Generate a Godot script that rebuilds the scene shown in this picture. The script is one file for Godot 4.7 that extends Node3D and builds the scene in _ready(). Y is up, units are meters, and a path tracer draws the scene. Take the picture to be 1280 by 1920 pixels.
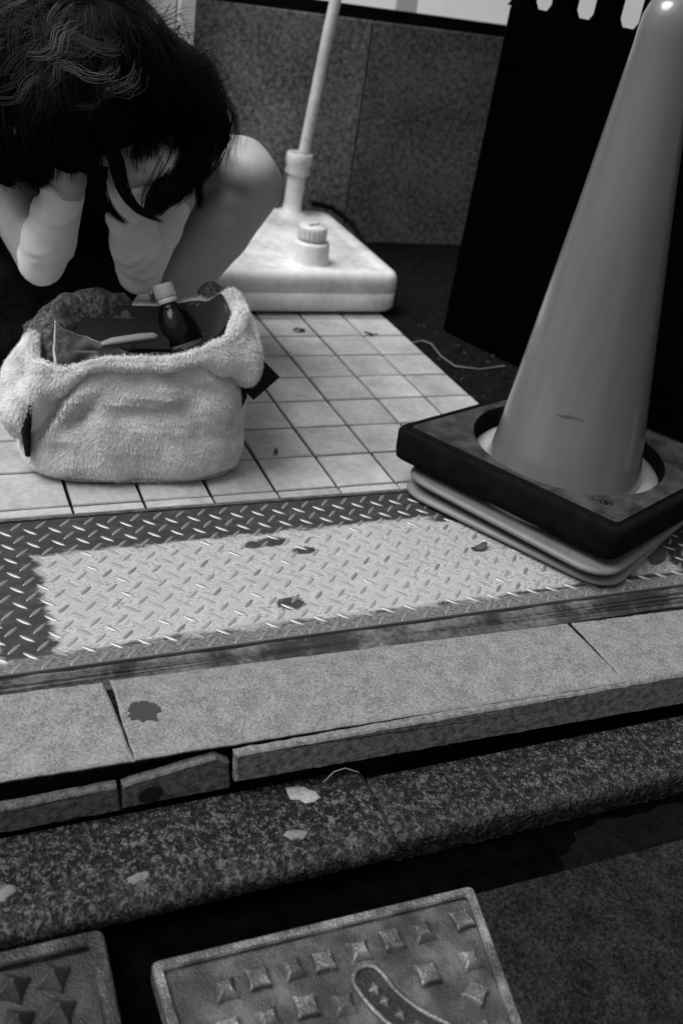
extends Node3D
# One unit of layout is the side of a pavement tile; U() turns it into metres.
const S := 0.105
var names := {}
var rng := RandomNumberGenerator.new()
var T := {}
var M := {}

func U(x: float, y: float, z: float) -> Vector3:
	return Vector3(x, y, z) * S

# ------------------------------------------------------------------ mesh soup
class Soup:
	var v := PackedVector3Array()
	var g := PackedInt32Array()
	var uv := PackedVector2Array()
	func tri(a: Vector3, b: Vector3, c: Vector3, s := -1) -> void:
		v.append(a); v.append(b); v.append(c); g.append(s)
	func quad(a: Vector3, b: Vector3, c: Vector3, d: Vector3, s := -1) -> void:
		tri(a, b, c, s); tri(a, c, d, s)
	func loft(rings: Array, cap0 := true, cap1 := true, s := 0, closed := true) -> Soup:
		for j in rings.size() - 1:
			var p: PackedVector3Array = rings[j]
			var q: PackedVector3Array = rings[j + 1]
			var n := p.size()
			for i in (n if closed else n - 1):
				var k := (i + 1) % n
				quad(p[i], p[k], q[k], q[i], s)
		if cap0: fan(rings[0], true)
		if cap1: fan(rings[rings.size() - 1], false)
		return self
	func fan(p: PackedVector3Array, rev: bool) -> void:
		var c := Vector3.ZERO
		for x in p: c += x
		c /= p.size()
		for i in p.size():
			var k := (i + 1) % p.size()
			if rev: tri(c, p[k], p[i], -1)
			else: tri(c, p[i], p[k], -1)
	func box(c: Vector3, h: Vector3, basis := Basis.IDENTITY) -> Soup:
		var r0 := PackedVector3Array(); var r1 := PackedVector3Array()
		for d in [Vector2(-1, -1), Vector2(1, -1), Vector2(1, 1), Vector2(-1, 1)]:
			r0.append(c + basis * Vector3(d.x * h.x, -h.y, d.y * h.z))
			r1.append(c + basis * Vector3(d.x * h.x, h.y, d.y * h.z))
		return loft([r0, r1], true, true, -1)
	func mesh() -> ArrayMesh:
		var vol := 0.0
		var o := v[0]
		for i in range(0, v.size(), 3):
			vol += (v[i] - o).dot((v[i + 1] - o).cross(v[i + 2] - o))
		var st := SurfaceTool.new()
		st.begin(Mesh.PRIMITIVE_TRIANGLES)
		for t in g.size():
			st.set_smooth_group(g[t])
			for k in ([0, 2, 1] if vol > 0 else [0, 1, 2]):
				if uv.size(): st.set_uv(uv[t * 3 + k])
				st.add_vertex(v[t * 3 + k])
		st.generate_normals()
		return st.commit()

func circle(c: Vector3, r: float, n: int, basis := Basis.IDENTITY, rz := -1.0) -> PackedVector3Array:
	var a := PackedVector3Array()
	for i in n:
		var t := TAU * i / n
		a.append(c + basis * Vector3(cos(t) * r, 0, sin(t) * (r if rz < 0 else rz)))
	return a

func lathe(profile: Array, n := 32, cap0 := true, cap1 := true, s := 0) -> Soup:   # profile of Vector2(radius, height) in metres
	var rings := []
	for p in profile: rings.append(circle(Vector3(0, p.y, 0), p.x, n))
	return Soup.new().loft(rings, cap0, cap1, s)

func tube(pts: Array, rad, n := 8, flat := 1.0, m: Soup = null) -> Soup:
	if m == null: m = Soup.new()
	var rings := []
	for i in pts.size():
		var d: Vector3 = (pts[min(i + 1, pts.size() - 1)] - pts[max(i - 1, 0)]).normalized()
		var x := d.cross(Vector3.UP if abs(d.y) < 0.9 else Vector3.RIGHT).normalized()
		var z := x.cross(d).normalized()
		var r: float = rad[i] if rad is Array else rad
		rings.append(circle(pts[i], r, n, Basis(x, d, z), r * flat))
	return m.loft(rings)

func inset(poly: PackedVector2Array, d: float) -> PackedVector2Array:
	var n := poly.size()
	var area := 0.0
	for i in n: area += poly[i].cross(poly[(i + 1) % n])
	var sg := signf(area)
	var o := PackedVector2Array()
	for i in n:
		var a := (poly[i] - poly[(i + n - 1) % n]).normalized()
		var b := (poly[(i + 1) % n] - poly[i]).normalized()
		var na := Vector2(-a.y, a.x) * sg
		var nb := Vector2(-b.y, b.x) * sg
		var m := na + nb
		o.append(poly[i] + m * (d * 2.0 / maxf(m.length_squared(), 0.6)))
	return o

func slab(poly: PackedVector2Array, prof: Array, s := -1) -> Soup:   # prof of Vector2(inset, height)
	var rings := []
	for p in prof:
		var q := inset(poly, p.x) if p.x != 0.0 else poly
		var r := PackedVector3Array()
		for x in q: r.append(Vector3(x.x, p.y, x.y))
		rings.append(r)
	return Soup.new().loft(rings, true, true, s)

func densify(poly: PackedVector2Array, step: float) -> PackedVector2Array:
	var o := PackedVector2Array()
	for i in poly.size():
		var a := poly[i]; var b := poly[(i + 1) % poly.size()]
		var k := maxi(1, int(a.distance_to(b) / step))
		for j in k: o.append(a.lerp(b, float(j) / k))
	return o

# rings of a plate whose corners are rounded by r, each inset first and rounded after, so that corners never fold
func plate_rings(poly: PackedVector2Array, r: float, prof: Array, seg := 6) -> Array:
	var rings := []
	for p in prof:
		var q := round_poly(inset(poly, p.x), maxf(r - p.x * 0.8, 0.003), seg)
		var a := PackedVector3Array()
		for x in q: a.append(Vector3(x.x, p.y, x.y))
		rings.append(a)
	return rings

func round_poly(poly: PackedVector2Array, r: float, seg := 5) -> PackedVector2Array:
	var o := PackedVector2Array()
	var n := poly.size()
	for i in n:
		var p := poly[i]
		var a := p + (poly[(i + n - 1) % n] - p).normalized() * r
		var b := p + (poly[(i + 1) % n] - p).normalized() * r
		for k in seg + 1:
			var t := float(k) / seg
			o.append(a.lerp(p, t).lerp(p.lerp(b, t), t))
	return o

func rect(x0: float, z0: float, x1: float, z1: float) -> PackedVector2Array:
	return PackedVector2Array([Vector2(x0, z0) * S, Vector2(x1, z0) * S, Vector2(x1, z1) * S, Vector2(x0, z1) * S])

func ragged(poly: PackedVector2Array, step: float, amp: float, seed_: int) -> PackedVector2Array:
	var nz := FastNoiseLite.new(); nz.seed = seed_; nz.frequency = 60.0
	var o := PackedVector2Array()
	for i in poly.size():
		var a := poly[i]; var b := poly[(i + 1) % poly.size()]
		var k := maxi(1, int(a.distance_to(b) / step))
		for j in k:
			var p := a.lerp(b, float(j) / k)
			o.append(p + Vector2(nz.get_noise_2d(p.x, p.y), nz.get_noise_2d(p.x + 9, p.y + 5)) * amp)
	return o

# ------------------------------------------------------------------ naming
func numbered(n: String) -> String:
	if not names.has(n):
		names[n] = 0
		return n
	names[n] += 1
	return "%s_%03d" % [n, names[n]]

func tag(o: Node, label: String, category: String, group := "") -> Node:
	o.set_meta("label", label); o.set_meta("category", category)
	if group != "": o.set_meta("group", group)
	return o

func thing(called: String, label: String, category: String, at := Vector3.ZERO, turn := 0.0, group := "") -> Node3D:
	var o := Node3D.new(); o.name = numbered(called); add_child(o)
	o.position = at; o.rotation.y = turn
	tag(o, label, category, group)
	return o

func obj(called: String, mesh, mat: Material, parent: Node = null, at := Vector3.ZERO) -> MeshInstance3D:
	var o := MeshInstance3D.new()
	o.mesh = mesh.mesh() if mesh is Soup else mesh
	o.material_override = mat
	o.position = at
	o.name = numbered(called) if parent == null else called
	(self if parent == null else parent).add_child(o, true)
	return o

func struct(called: String, mesh, mat: Material) -> MeshInstance3D:
	var o := obj(called, mesh, mat)
	o.set_meta("kind", "structure")
	return o

# ------------------------------------------------------------------ textures
func noise_bytes(size: int, freq: float, seed_: int, type := FastNoiseLite.TYPE_SIMPLEX, oct := 1) -> PackedByteArray:
	var n := FastNoiseLite.new()
	n.seed = seed_; n.frequency = freq; n.noise_type = type
	n.fractal_type = FastNoiseLite.FRACTAL_FBM if oct > 1 else FastNoiseLite.FRACTAL_NONE
	n.fractal_octaves = oct
	if type == FastNoiseLite.TYPE_CELLULAR: n.cellular_return_type = FastNoiseLite.RETURN_CELL_VALUE
	var im := n.get_seamless_image(size, size)
	im.convert(Image.FORMAT_L8)
	return im.get_data()

func to_tex(b: PackedByteArray, w: int, h: int) -> ImageTexture:
	return ImageTexture.create_from_image(Image.create_from_data(w, h, false, Image.FORMAT_L8, b))

# layers: [frequency, weight, type, octaves]; the weighted sum, stretched by gain about its middle, runs from lo to hi (linear reflectance)
func mix_tex(seed_: int, layers: Array, lo: float, hi: float, gain := 1.6, power := 1.0, size := 512) -> ImageTexture:
	var sum := PackedFloat32Array(); sum.resize(size * size)
	var tot := 0.0
	for l in layers: tot += l[1]
	for k in layers.size():
		var l: Array = layers[k]
		var b := noise_bytes(size, l[0], seed_ * 17 + k, l[2], l[3])
		var w: float = l[1] / tot / 255.0
		for i in sum.size(): sum[i] += b[i] * w
	var lut := PackedByteArray(); lut.resize(1024)
	for i in 1024:
		var t := clampf((i / 1023.0 - 0.5) * gain + 0.5, 0.0, 1.0)
		lut[i] = int(clampf(pow(lerpf(lo, hi, pow(t, power)), 1.0 / 2.2) * 255.0, 0, 255))
	var o := PackedByteArray(); o.resize(size * size)
	for i in o.size(): o[i] = lut[clampi(int(sum[i] * 1023.0), 0, 1023)]
	return to_tex(o, size, size)

func mat(albedo: float, rough := 0.8, spec := 0.5) -> StandardMaterial3D:
	var m := StandardMaterial3D.new()
	m.albedo_color = Color(albedo, albedo, albedo).linear_to_srgb()
	m.roughness = rough
	m.metallic_specular = spec
	return m

func tmat(tex: Texture2D, per_metre: float, rough := 0.85, bump := 0.0, bump_tex: Texture2D = null, stretch := Vector3.ONE) -> StandardMaterial3D:
	var m := StandardMaterial3D.new()
	m.albedo_texture = tex
	m.roughness = rough
	m.uv1_triplanar = true
	m.uv1_world_triplanar = true
	m.uv1_scale = Vector3.ONE * per_metre * stretch
	if bump > 0.0:
		m.heightmap_enabled = true
		m.heightmap_texture = bump_tex if bump_tex else tex
		m.heightmap_scale = bump
	return m

func tone(m: StandardMaterial3D, k: float) -> StandardMaterial3D:
	var c: StandardMaterial3D = m.duplicate()
	c.albedo_color = Color(k, k, k).linear_to_srgb()
	c.uv1_offset = Vector3(k * 3.7, k * 1.3, k * 7.1)
	return c

# ------------------------------------------------------------------ distance field bodies
class Field:
	var lo: Vector3; var c: float; var nx: int; var ny: int; var nz: int
	var d := PackedFloat32Array()
	func _init(a: Vector3, b: Vector3, cell: float) -> void:
		lo = a; c = cell
		nx = int((b.x - a.x) / c) + 2; ny = int((b.y - a.y) / c) + 2; nz = int((b.z - a.z) / c) + 2
		d.resize(nx * ny * nz); d.fill(1.0)
	func cap(a: Vector3, b: Vector3, ra: float, rb: float, k: float, sub := false) -> void:
		var m := maxf(ra, rb) + k + 3.0 * c
		var p0 := ((a.min(b) - Vector3.ONE * m - lo) / c).floor()
		var p1 := ((a.max(b) + Vector3.ONE * m - lo) / c).ceil()
		var ab := b - a
		var l2 := maxf(ab.length_squared(), 1e-9)
		var dr := rb - ra
		for z in range(maxi(0, int(p0.z)), mini(nz, int(p1.z) + 1)):
			for y in range(maxi(0, int(p0.y)), mini(ny, int(p1.y) + 1)):
				var i := (z * ny + y) * nx
				for x in range(maxi(0, int(p0.x)), mini(nx, int(p1.x) + 1)):
					var p := lo + Vector3(x, y, z) * c - a
					var t := clampf(p.dot(ab) / l2, 0.0, 1.0)
					var e := (p - ab * t).length() - ra - dr * t
					var o := d[i + x]
					if sub:
						var h := maxf(k - absf(o + e), 0.0) / k
						d[i + x] = maxf(o, -e) + h * h * k * 0.25
					else:
						var h := maxf(k - absf(o - e), 0.0) / k
						d[i + x] = minf(o, e) - h * h * k * 0.25
	func chain(p: Array, r: Array, k: float) -> void:
		for i in p.size() - 1: cap(p[i], p[i + 1], r[i], r[i + 1], k)
	func wrinkle(n: FastNoiseLite, amp: float) -> void:
		for z in nz:
			for y in ny:
				var i := (z * ny + y) * nx
				for x in nx:
					if absf(d[i + x]) < 4.0 * c:
						var p := lo + Vector3(x, y, z) * c
						d[i + x] += n.get_noise_3d(p.x, p.y, p.z) * amp
	func at(x: int, y: int, z: int) -> float:
		return d[(clampi(z, 0, nz - 1) * ny + clampi(y, 0, ny - 1)) * nx + clampi(x, 0, nx - 1)]
	func grad(p: Vector3) -> Vector3:
		var q := (p - lo) / c
		var x := int(q.x); var y := int(q.y); var z := int(q.z)
		var f := q - Vector3(x, y, z)
		var g := Vector3.ZERO
		for k in 8:
			var X := x + (k & 1); var Y := y + ((k >> 1) & 1); var Z := z + (k >> 2)
			var w := (f.x if k & 1 else 1.0 - f.x) * (f.y if k & 2 else 1.0 - f.y) * (f.z if k & 4 else 1.0 - f.z)
			g += w * Vector3(at(X + 1, Y, Z) - at(X - 1, Y, Z), at(X, Y + 1, Z) - at(X, Y - 1, Z), at(X, Y, Z + 1) - at(X, Y, Z - 1))
		return g.normalized()
	func surface(V: PackedVector3Array, N: PackedVector3Array, I: PackedInt32Array) -> void:
		var id := PackedInt32Array(); id.resize(nx * ny * nz); id.fill(-1)
		var sx := 1; var sy := nx; var sz := nx * ny
		var offs := [0, sx, sy, sx + sy, sz, sx + sz, sy + sz, sx + sy + sz]
		for z in nz - 1:
			for y in ny - 1:
				var row := (z * ny + y) * nx
				for x in nx - 1:
					var i := row + x
					var mask := 0
					for k in 8:
						if d[i + offs[k]] < 0.0: mask |= 1 << k
					if mask == 0 or mask == 255: continue
					var acc := Vector3.ZERO; var n := 0
					for e in [[0, 1], [2, 3], [4, 5], [6, 7], [0, 2], [1, 3], [4, 6], [5, 7], [0, 4], [1, 5], [2, 6], [3, 7]]:
						var a: int = e[0]; var b: int = e[1]
						if ((mask >> a) & 1) == ((mask >> b) & 1): continue
						var da := d[i + offs[a]]; var db := d[i + offs[b]]
						var t := da / (da - db)
						acc += Vector3(a & 1, (a >> 1) & 1, a >> 2).lerp(Vector3(b & 1, (b >> 1) & 1, b >> 2), t)
						n += 1
					id[i] = V.size()
					var p := lo + (Vector3(x, y, z) + acc / n) * c
					V.append(p); N.append(grad(p))
		for z in range(1, nz - 1):
			for y in range(1, ny - 1):
				var row := (z * ny + y) * nx
				for x in range(1, nx - 1):
					var i := row + x
					var s := d[i] < 0.0
					if s != (d[i + sx] < 0.0): face(I, [id[i - sy - sz], id[i - sz], id[i], id[i - sy]], s)
					if s != (d[i + sy] < 0.0): face(I, [id[i - sx - sz], id[i - sx], id[i], id[i - sz]], s)
					if s != (d[i + sz] < 0.0): face(I, [id[i - sx - sy], id[i - sy], id[i], id[i - sx]], s)
	func face(I: PackedInt32Array, q: Array, s: bool) -> void:
		if q.min() < 0: return
		for k in ([0, 2, 1, 0, 3, 2] if s else [0, 1, 2, 0, 2, 3]): I.append(q[k])

func bodies(fields: Array) -> ArrayMesh:
	var V := PackedVector3Array(); var N := PackedVector3Array(); var I := PackedInt32Array()
	for f in fields: f.surface(V, N, I)
	var a := []; a.resize(Mesh.ARRAY_MAX)
	a[Mesh.ARRAY_VERTEX] = V; a[Mesh.ARRAY_NORMAL] = N; a[Mesh.ARRAY_INDEX] = I
	var m := ArrayMesh.new(); m.add_surface_from_arrays(Mesh.PRIMITIVE_TRIANGLES, a)
	return m

func _ready() -> void:
	rng.seed = 7
	camera_and_light()
	materials()
	ground()
	wall_and_barrier()
	sign_stand()
	cones()
	cover_plate()
	manholes()
	bag()
	person()
	litter()

func camera_and_light() -> void:
	var cam := Camera3D.new(); cam.name = "camera"
	cam.fov = 54.42; cam.near = 0.02; cam.far = 400.0
	cam.transform = Transform3D(Basis(Vector3(0.91641, 0.14516, 0.37298), Vector3(0.07684, 0.85076, -0.5199), Vector3(-0.39279, 0.5051, 0.7685)).orthonormalized(), U(-5.0, 7.42, 18.01))
	var at := CameraAttributesPhysical.new()
	at.frustum_focal_length = 23.33; at.frustum_focus_distance = 1.3; at.exposure_aperture = 2.9
	cam.attributes = at
	add_child(cam)
	cam.fov = 54.42
	var env := Environment.new()
	env.background_mode = Environment.BG_SKY
	env.tonemap_mode = Environment.TONE_MAPPER_LINEAR
	env.tonemap_exposure = 1.14
	env.sdfgi_enabled = true; env.ssao_enabled = true; env.ssil_enabled = true
	var sm := ProceduralSkyMaterial.new()
	sm.sky_top_color = Color(0.62, 0.62, 0.62); sm.sky_horizon_color = Color(0.4, 0.4, 0.4); sm.sky_curve = 0.3
	sm.ground_bottom_color = Color(0.12, 0.12, 0.12); sm.ground_horizon_color = Color(0.3, 0.3, 0.3)
	sm.sun_angle_max = 1.0
	var sky := Sky.new(); sky.sky_material = sm
	env.sky = sky
	var we := WorldEnvironment.new(); we.environment = env; we.name = "environment"
	add_child(we)
	var sun := DirectionalLight3D.new(); sun.name = "sun"
	sun.light_energy = 0.9; sun.light_angular_distance = 36.0; sun.shadow_enabled = true
	add_child(sun)
	sun.look_at_from_position(Vector3(-1.3, 2.2, -0.1), Vector3.ZERO, Vector3.FORWARD)

func materials() -> void:
	var SI := FastNoiseLite.TYPE_SIMPLEX_SMOOTH
	var CE := FastNoiseLite.TYPE_CELLULAR
	var VA := FastNoiseLite.TYPE_VALUE
	T.tile = mix_tex(1, [[0.008, 1.0, SI, 3], [0.05, 0.7, SI, 2], [0.3, 0.25, VA, 1]], 0.36, 0.62, 1.5)
	T.grain = mix_tex(2, [[0.015, 0.35, SI, 3], [0.25, 0.5, VA, 2], [0.48, 0.7, VA, 1]], 0.22, 0.68, 1.9)
	T.granite = mix_tex(3, [[0.006, 0.3, SI, 2], [0.055, 0.8, SI, 2], [0.13, 0.7, SI, 2], [0.35, 0.4, VA, 1]], 0.05, 0.36, 2.0, 1.3)
	T.aggregate = mix_tex(4, [[0.02, 0.5, SI, 3], [0.09, 0.8, CE, 1], [0.22, 0.9, CE, 1], [0.45, 0.4, VA, 1]], 0.012, 0.34, 2.4, 2.4)
	T.asphalt = mix_tex(5, [[0.012, 0.4, SI, 4], [0.2, 0.5, CE, 1], [0.25, 0.6, SI, 2], [0.45, 0.5, VA, 1]], 0.008, 0.1, 2.0, 1.7)
	T.grime = mix_tex(6, [[0.006, 1.0, SI, 4], [0.06, 0.3, SI, 3]], 0.72, 1.0, 1.8)
	T.iron = mix_tex(7, [[0.008, 1.0, SI, 4], [0.12, 0.3, SI, 2], [0.45, 0.3, VA, 1]], 0.018, 0.11, 2.2, 1.6)
	T.steel = mix_tex(8, [[0.015, 1.0, SI, 4], [0.2, 0.6, VA, 2]], 0.03, 0.16, 2.0, 1.5)
	T.cloth = mix_tex(9, [[0.01, 0.7, SI, 3], [0.1, 0.4, SI, 2], [0.48, 0.4, VA, 1]], 0.74, 0.9, 1.5)
	T.skin = mix_tex(10, [[0.015, 0.8, SI, 3], [0.3, 0.4, SI, 2]], 0.37, 0.45, 1.6)
	M.tile = tmat(T.tile, 2.1, 0.62, 0.05, T.grain)
	M.tiles = []
	for k in [0.84, 0.9, 0.78, 0.81, 0.69]: M.tiles.append(tone(M.tile, k))
	M.grout = tmat(T.asphalt, 4.0, 0.95, 0.2)
	M.grout.albedo_color = Color(0.5, 0.5, 0.5)
	M.kerb = tmat(T.grain, 3.4, 0.8, 0.12)
	M.facing = tmat(T.aggregate, 4.6, 0.9, 0.3, T.grain)
	M.facing.albedo_texture = mix_tex(11, [[0.03, 0.6, SI, 3], [0.3, 0.6, VA, 2]], 0.05, 0.22, 2.0)
	M.granite = tmat(T.granite, 1.9, 0.7, 0.15)
	M.aggregate = tmat(T.aggregate, 4.4, 0.9, 0.5)
	M.asphalt = tmat(T.asphalt, 3.0, 0.95, 0.5)
	M.asphalt.albedo_color = Color(0.62, 0.62, 0.62)
	M.dirt = tmat(T.asphalt, 5.0, 1.0, 0.6)
	M.dirt.albedo_color = Color(0.5, 0.5, 0.5)
	M.muck = tmat(mix_tex(16, [[0.02, 1.0, SI, 3]], 0.002, 0.01, 1.6), 3.0, 1.0)
	M.muck.metallic_specular = 0.05
	M.muck.albedo_color = Color(0.4, 0.4, 0.4)
	M.mortar = tmat(mix_tex(12, [[0.008, 1.0, SI, 4], [0.2, 0.4, VA, 2]], 0.012, 0.16, 2.4, 1.5), 2.0, 0.75, 0.3)
	M.black = mat(0.006, 0.75, 0.2)
	M.void = mat(0.006, 1.0, 0.0)
	M.barrier = tmat(mix_tex(13, [[0.02, 1.0, SI, 3]], 0.002, 0.006, 1.5), 3.0, 0.9)
	M.barrier.metallic_specular = 0.0; M.barrier.albedo_color = Color(0.4, 0.4, 0.4)
	M.white_plastic = tmat(mix_tex(23, [[0.006, 1.0, SI, 4], [0.05, 0.5, SI, 4], [0.3, 0.25, SI, 2]], 0.55, 1.0, 2.3, 0.7), 1.6, 0.42, 0.0)
	M.white_plastic.albedo_color = Color(0.82, 0.82, 0.82).linear_to_srgb()
	M.white_plastic.subsurf_scatter_enabled = true; M.white_plastic.subsurf_scatter_strength = 0.15
	M.white_paint = tmat(T.grime, 1.1, 0.5)
	M.white_paint.albedo_color = Color(0.8, 0.8, 0.8).linear_to_srgb()
	M.cone = tmat(mix_tex(17, [[0.01, 1.0, SI, 4], [0.1, 0.3, SI, 2]], 0.78, 1.0, 1.6), 1.3, 0.3, 0.0, null, Vector3(3, 0.4, 3))
	M.cone.albedo_color = Color(0.17, 0.17, 0.17).linear_to_srgb()
	M.cone.clearcoat_enabled = true; M.cone.clearcoat = 1.0; M.cone.clearcoat_roughness = 0.16
	M.dirt.metallic_specular = 0.08; M.asphalt.metallic_specular = 0.15; M.aggregate.metallic_specular = 0.25; M.facing.metallic_specular = 0.2; M.granite.metallic_specular = 0.2; M.grout.metallic_specular = 0.1
	M.rubber = tmat(mix_tex(14, [[0.015, 1.0, SI, 3], [0.3, 0.5, VA, 2]], 0.003, 0.012, 1.8), 3.0, 0.5, 0.1)
	M.rubber.metallic_specular = 0.12; M.rubber.roughness = 0.8
	M.rubber.albedo_color = Color(0.75, 0.75, 0.75)
	M.rubber_top = tmat(mix_tex(24, [[0.012, 1.0, SI, 4], [0.3, 0.4, VA, 2]], 0.012, 0.06, 1.8), 3.0, 0.75, 0.1)  # paler than the sides: light from above put into the colour
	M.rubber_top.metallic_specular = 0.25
	M.steel = tmat(T.steel, 4.0, 0.6, 0.05)
	M.iron = tmat(T.iron, 4.5, 0.55, 0.2, T.grain)
	M.iron_rim = tmat(T.iron, 4.5, 0.6, 0.25, T.grain)
	M.iron_rim.albedo_color = Color(1.6, 1.6, 1.6)
	M.iron_rim.metallic = 0.5; M.iron_rim.roughness = 0.45
	M.tread_worn = mat(0.32, 0.42); M.tread_worn.metallic = 0.55
	M.tread_paint = tmat(T.grime, 9.0, 0.6); M.tread_paint.albedo_color = Color(0.3, 0.3, 0.3).linear_to_srgb()
	M.skin = tmat(T.skin, 6.0, 0.5, 0.03)
	M.skin.subsurf_scatter_enabled = true; M.skin.subsurf_scatter_strength = 0.12
	M.panel_glow = tmat(T.grime, 1.1, 0.35)
	M.panel_glow.albedo_color = Color(0.8, 0.8, 0.8).linear_to_srgb()
	M.panel_glow.emission_enabled = true; M.panel_glow.emission = Color(1, 1, 1); M.panel_glow.emission_energy_multiplier = 0.3  # glow added to brighten the pale band above the granite
	M.sleeve = tmat(T.cloth, 9.0, 0.9, 0.06)
	M.sleeve.rim_enabled = true; M.sleeve.rim = 0.4
	M.dark_cloth = tmat(mix_tex(15, [[0.02, 1.0, SI, 3], [0.4, 0.4, VA, 1]], 0.004, 0.016, 1.6), 6.0, 0.95)
	M.dark_cloth.metallic_specular = 0.1

# ------------------------------------------------------------------ ground
func ground() -> void:
	# the road runs to the horizon; the raised pavement lies behind the kerb
	struct("road", slab(PackedVector2Array([Vector2(-60, 15.25 * S), Vector2(-0.58 * S, 15.25 * S), Vector2(-0.07 * S, 12.72 * S), Vector2(60, 12.72 * S), Vector2(60, 60), Vector2(-60, 60)]), [Vector2(0, -0.25), Vector2(0, -0.86 * S)]), M.asphalt)
	var gb := struct("gutter_bed", slab(rect(-90, 11.0, 90, 15.6), [Vector2(0, -2.6 * S), Vector2(0, -1.1 * S)]), M.muck)
	var sub := struct("pavement", slab(PackedVector2Array([Vector2(-60, -60), Vector2(60, -60), Vector2(60, 10.75 * S), Vector2(-60, 10.75 * S)]), [Vector2(0, -0.4), Vector2(0, -0.05 * S)]), M.grout)
	# tiles: one mesh for the whole ones, a few bevel variants
	var shapes := []
	for k in 3:
		var h := 0.470 + 0.003 * k
		shapes.append(slab(ragged(rect(-h, -h, h, h), 0.02, 0.0006, k), [Vector2(0, -0.05 * S), Vector2(0, -0.018 * S), Vector2(0.0012, 0.0)]).mesh())
	var front := slab(ragged(rect(-0.48, -0.48, 0.48, -0.3), 0.02, 0.0008, 9), [Vector2(0, -0.05 * S), Vector2(0, -0.018 * S), Vector2(0.0012, 0.0)]).mesh()
	for c in range(-7, 5):
		for r in range(-7, 7):
			var t := obj("tile", front if r == 6 else shapes[rng.randi() % 3], M.tiles[rng.randi() % 5], sub, U(c + 0.5, rng.randf_range(-0.004, 0.004), r + 0.5))
			t.rotation = Vector3(rng.randf_range(-0.003, 0.003), rng.randf_range(-0.004, 0.004), rng.randf_range(-0.003, 0.003))
	# a bank of packed dirt between the right-hand gutter block and the road
	var dn := nz_of(77, 30.0, 3)
	var dr := []
	for q in [[11.9, -1.2], [12.1, -1.06], [12.3, -1.02], [12.5, -0.98], [12.62, -0.94], [12.76, -0.91]]:
		var r := PackedVector3Array()
		for k in 160:
			var x := lerpf(-0.1, 12.0, k / 159.0)
			var p := U(x, q[1], q[0] + 0.012 * x)
			var taper := smoothstep(0.0, 1.0, k / 30.0)
			r.append(p + Vector3(0, dn.get_noise_3dv(p) * 0.005 - 0.035 * (1.0 - taper), dn.get_noise_3dv(p + Vector3.ONE) * 0.006))
		dr.append(r)
	obj("dirt_bank", Soup.new().loft(dr, false, false, 0, false), tone(M.dirt, 0.12), gb)
	# bare dark ground right of the tiles and far out behind
	var sg := struct("side_ground", slab(ragged(rect(5.0, -6.6, 14, 6.15), 0.03, 0.006, 4), [Vector2(0, -0.1 * S), Vector2(0, -0.012 * S)]), M.dirt)
	for i in 40:
		var p := U(rng.randf_range(5.05, 6.8), 0.0, rng.randf_range(-0.6, 5.5))
		var s := rng.randf_range(0.002, 0.007)
		var q := slab(ragged(round_poly(PackedVector2Array([Vector2(-s, -s * 0.6), Vector2(s, -s * 0.7), Vector2(s * 0.8, s * 0.6), Vector2(-s, s * 0.5)]), s * 0.4, 2), 0.01, 0.001, i), [Vector2(0, -0.002), Vector2(s * 0.2, s * 0.25)])
		var o := obj("clod", q, tone(M.dirt, 0.7 + 0.5 * rng.randf()), sg, p)
		o.rotation.y = rng.randf() * TAU
	# mortar between the plate's frame and the kerb
	struct("mortar_strip", slab(ragged(rect(-40, 9.38, 40, 9.78), 0.02, 0.003, 5), [Vector2(0, -0.3 * S), Vector2(0, -0.03 * S), Vector2(0.003, -0.012 * S)]), M.mortar)
	# kerb: top stones, facing stones under their nosing, dark gaps between
	var kerb := struct("kerb", Soup.new().box(U(0, -0.75, 10.1), Vector3(60, 0.66 * S, 0.42 * S)), M.void)
	var xs := [-14.0, -9.0, -3.22, 2.78, 9.0, 15.0]
	for i in xs.size() - 1:
		var o := obj("kerb_stone", slab(ragged(PackedVector2Array([Vector2(xs[i] + 0.03, 9.74 + 0.0256 * xs[i]) * S, Vector2(xs[i + 1] - 0.03, 9.74 + 0.0256 * xs[i + 1]) * S, Vector2(xs[i + 1] + 0.05, 10.96 + 0.022 * xs[i + 1]) * S, Vector2(xs[i] + 0.04, 10.96 + 0.022 * xs[i]) * S]), 0.012, 0.0016, 30 + i), [Vector2(0.006, -0.05 * S), Vector2(0.001, -0.035 * S), Vector2(0.0006, -0.012 * S), Vector2(0.003, 0.003 * S)]), tone(M.kerb, [0.39, 0.45, 0.43, 0.41, 0.39][i]), kerb)
		o.rotation.x = [0.0, 0.004, 0.0, 0.003, 0.0][i] * 0.2
	var fx := [[-9.0, -3.36, -0.24, -0.6, 10.98], [-3.3, -2.2, -0.18, -0.59, 10.97], [-2.14, 9.0, -0.02, -0.5, 11.06]]
	for i in 3:
		var f: Array = fx[i]
		# built lying down: x along the kerb, y as depth, then stood up
		var top: float = f[2]
		var pl := PackedVector2Array([Vector2(f[0], f[3]) * S, Vector2(f[1] + 0.05, f[3] + (0.0 if i < 2 else -0.06)) * S, Vector2(f[1], top) * S, Vector2(f[0], top + (-0.1 if i == 0 else 0.0)) * S])
		if i == 1: pl = PackedVector2Array([Vector2(f[0], f[3]) * S, Vector2(f[1] + 0.05, f[3]) * S, Vector2(f[1], -0.2) * S, Vector2(-2.35, -0.1) * S, Vector2(-2.7, -0.15) * S, Vector2(f[0], -0.26) * S])
		if i == 2: pl = PackedVector2Array([Vector2(f[0], -0.42) * S, Vector2(f[1], -0.66) * S, Vector2(f[1], -0.02) * S, Vector2(f[0] - 0.03, -0.02) * S])
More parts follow.
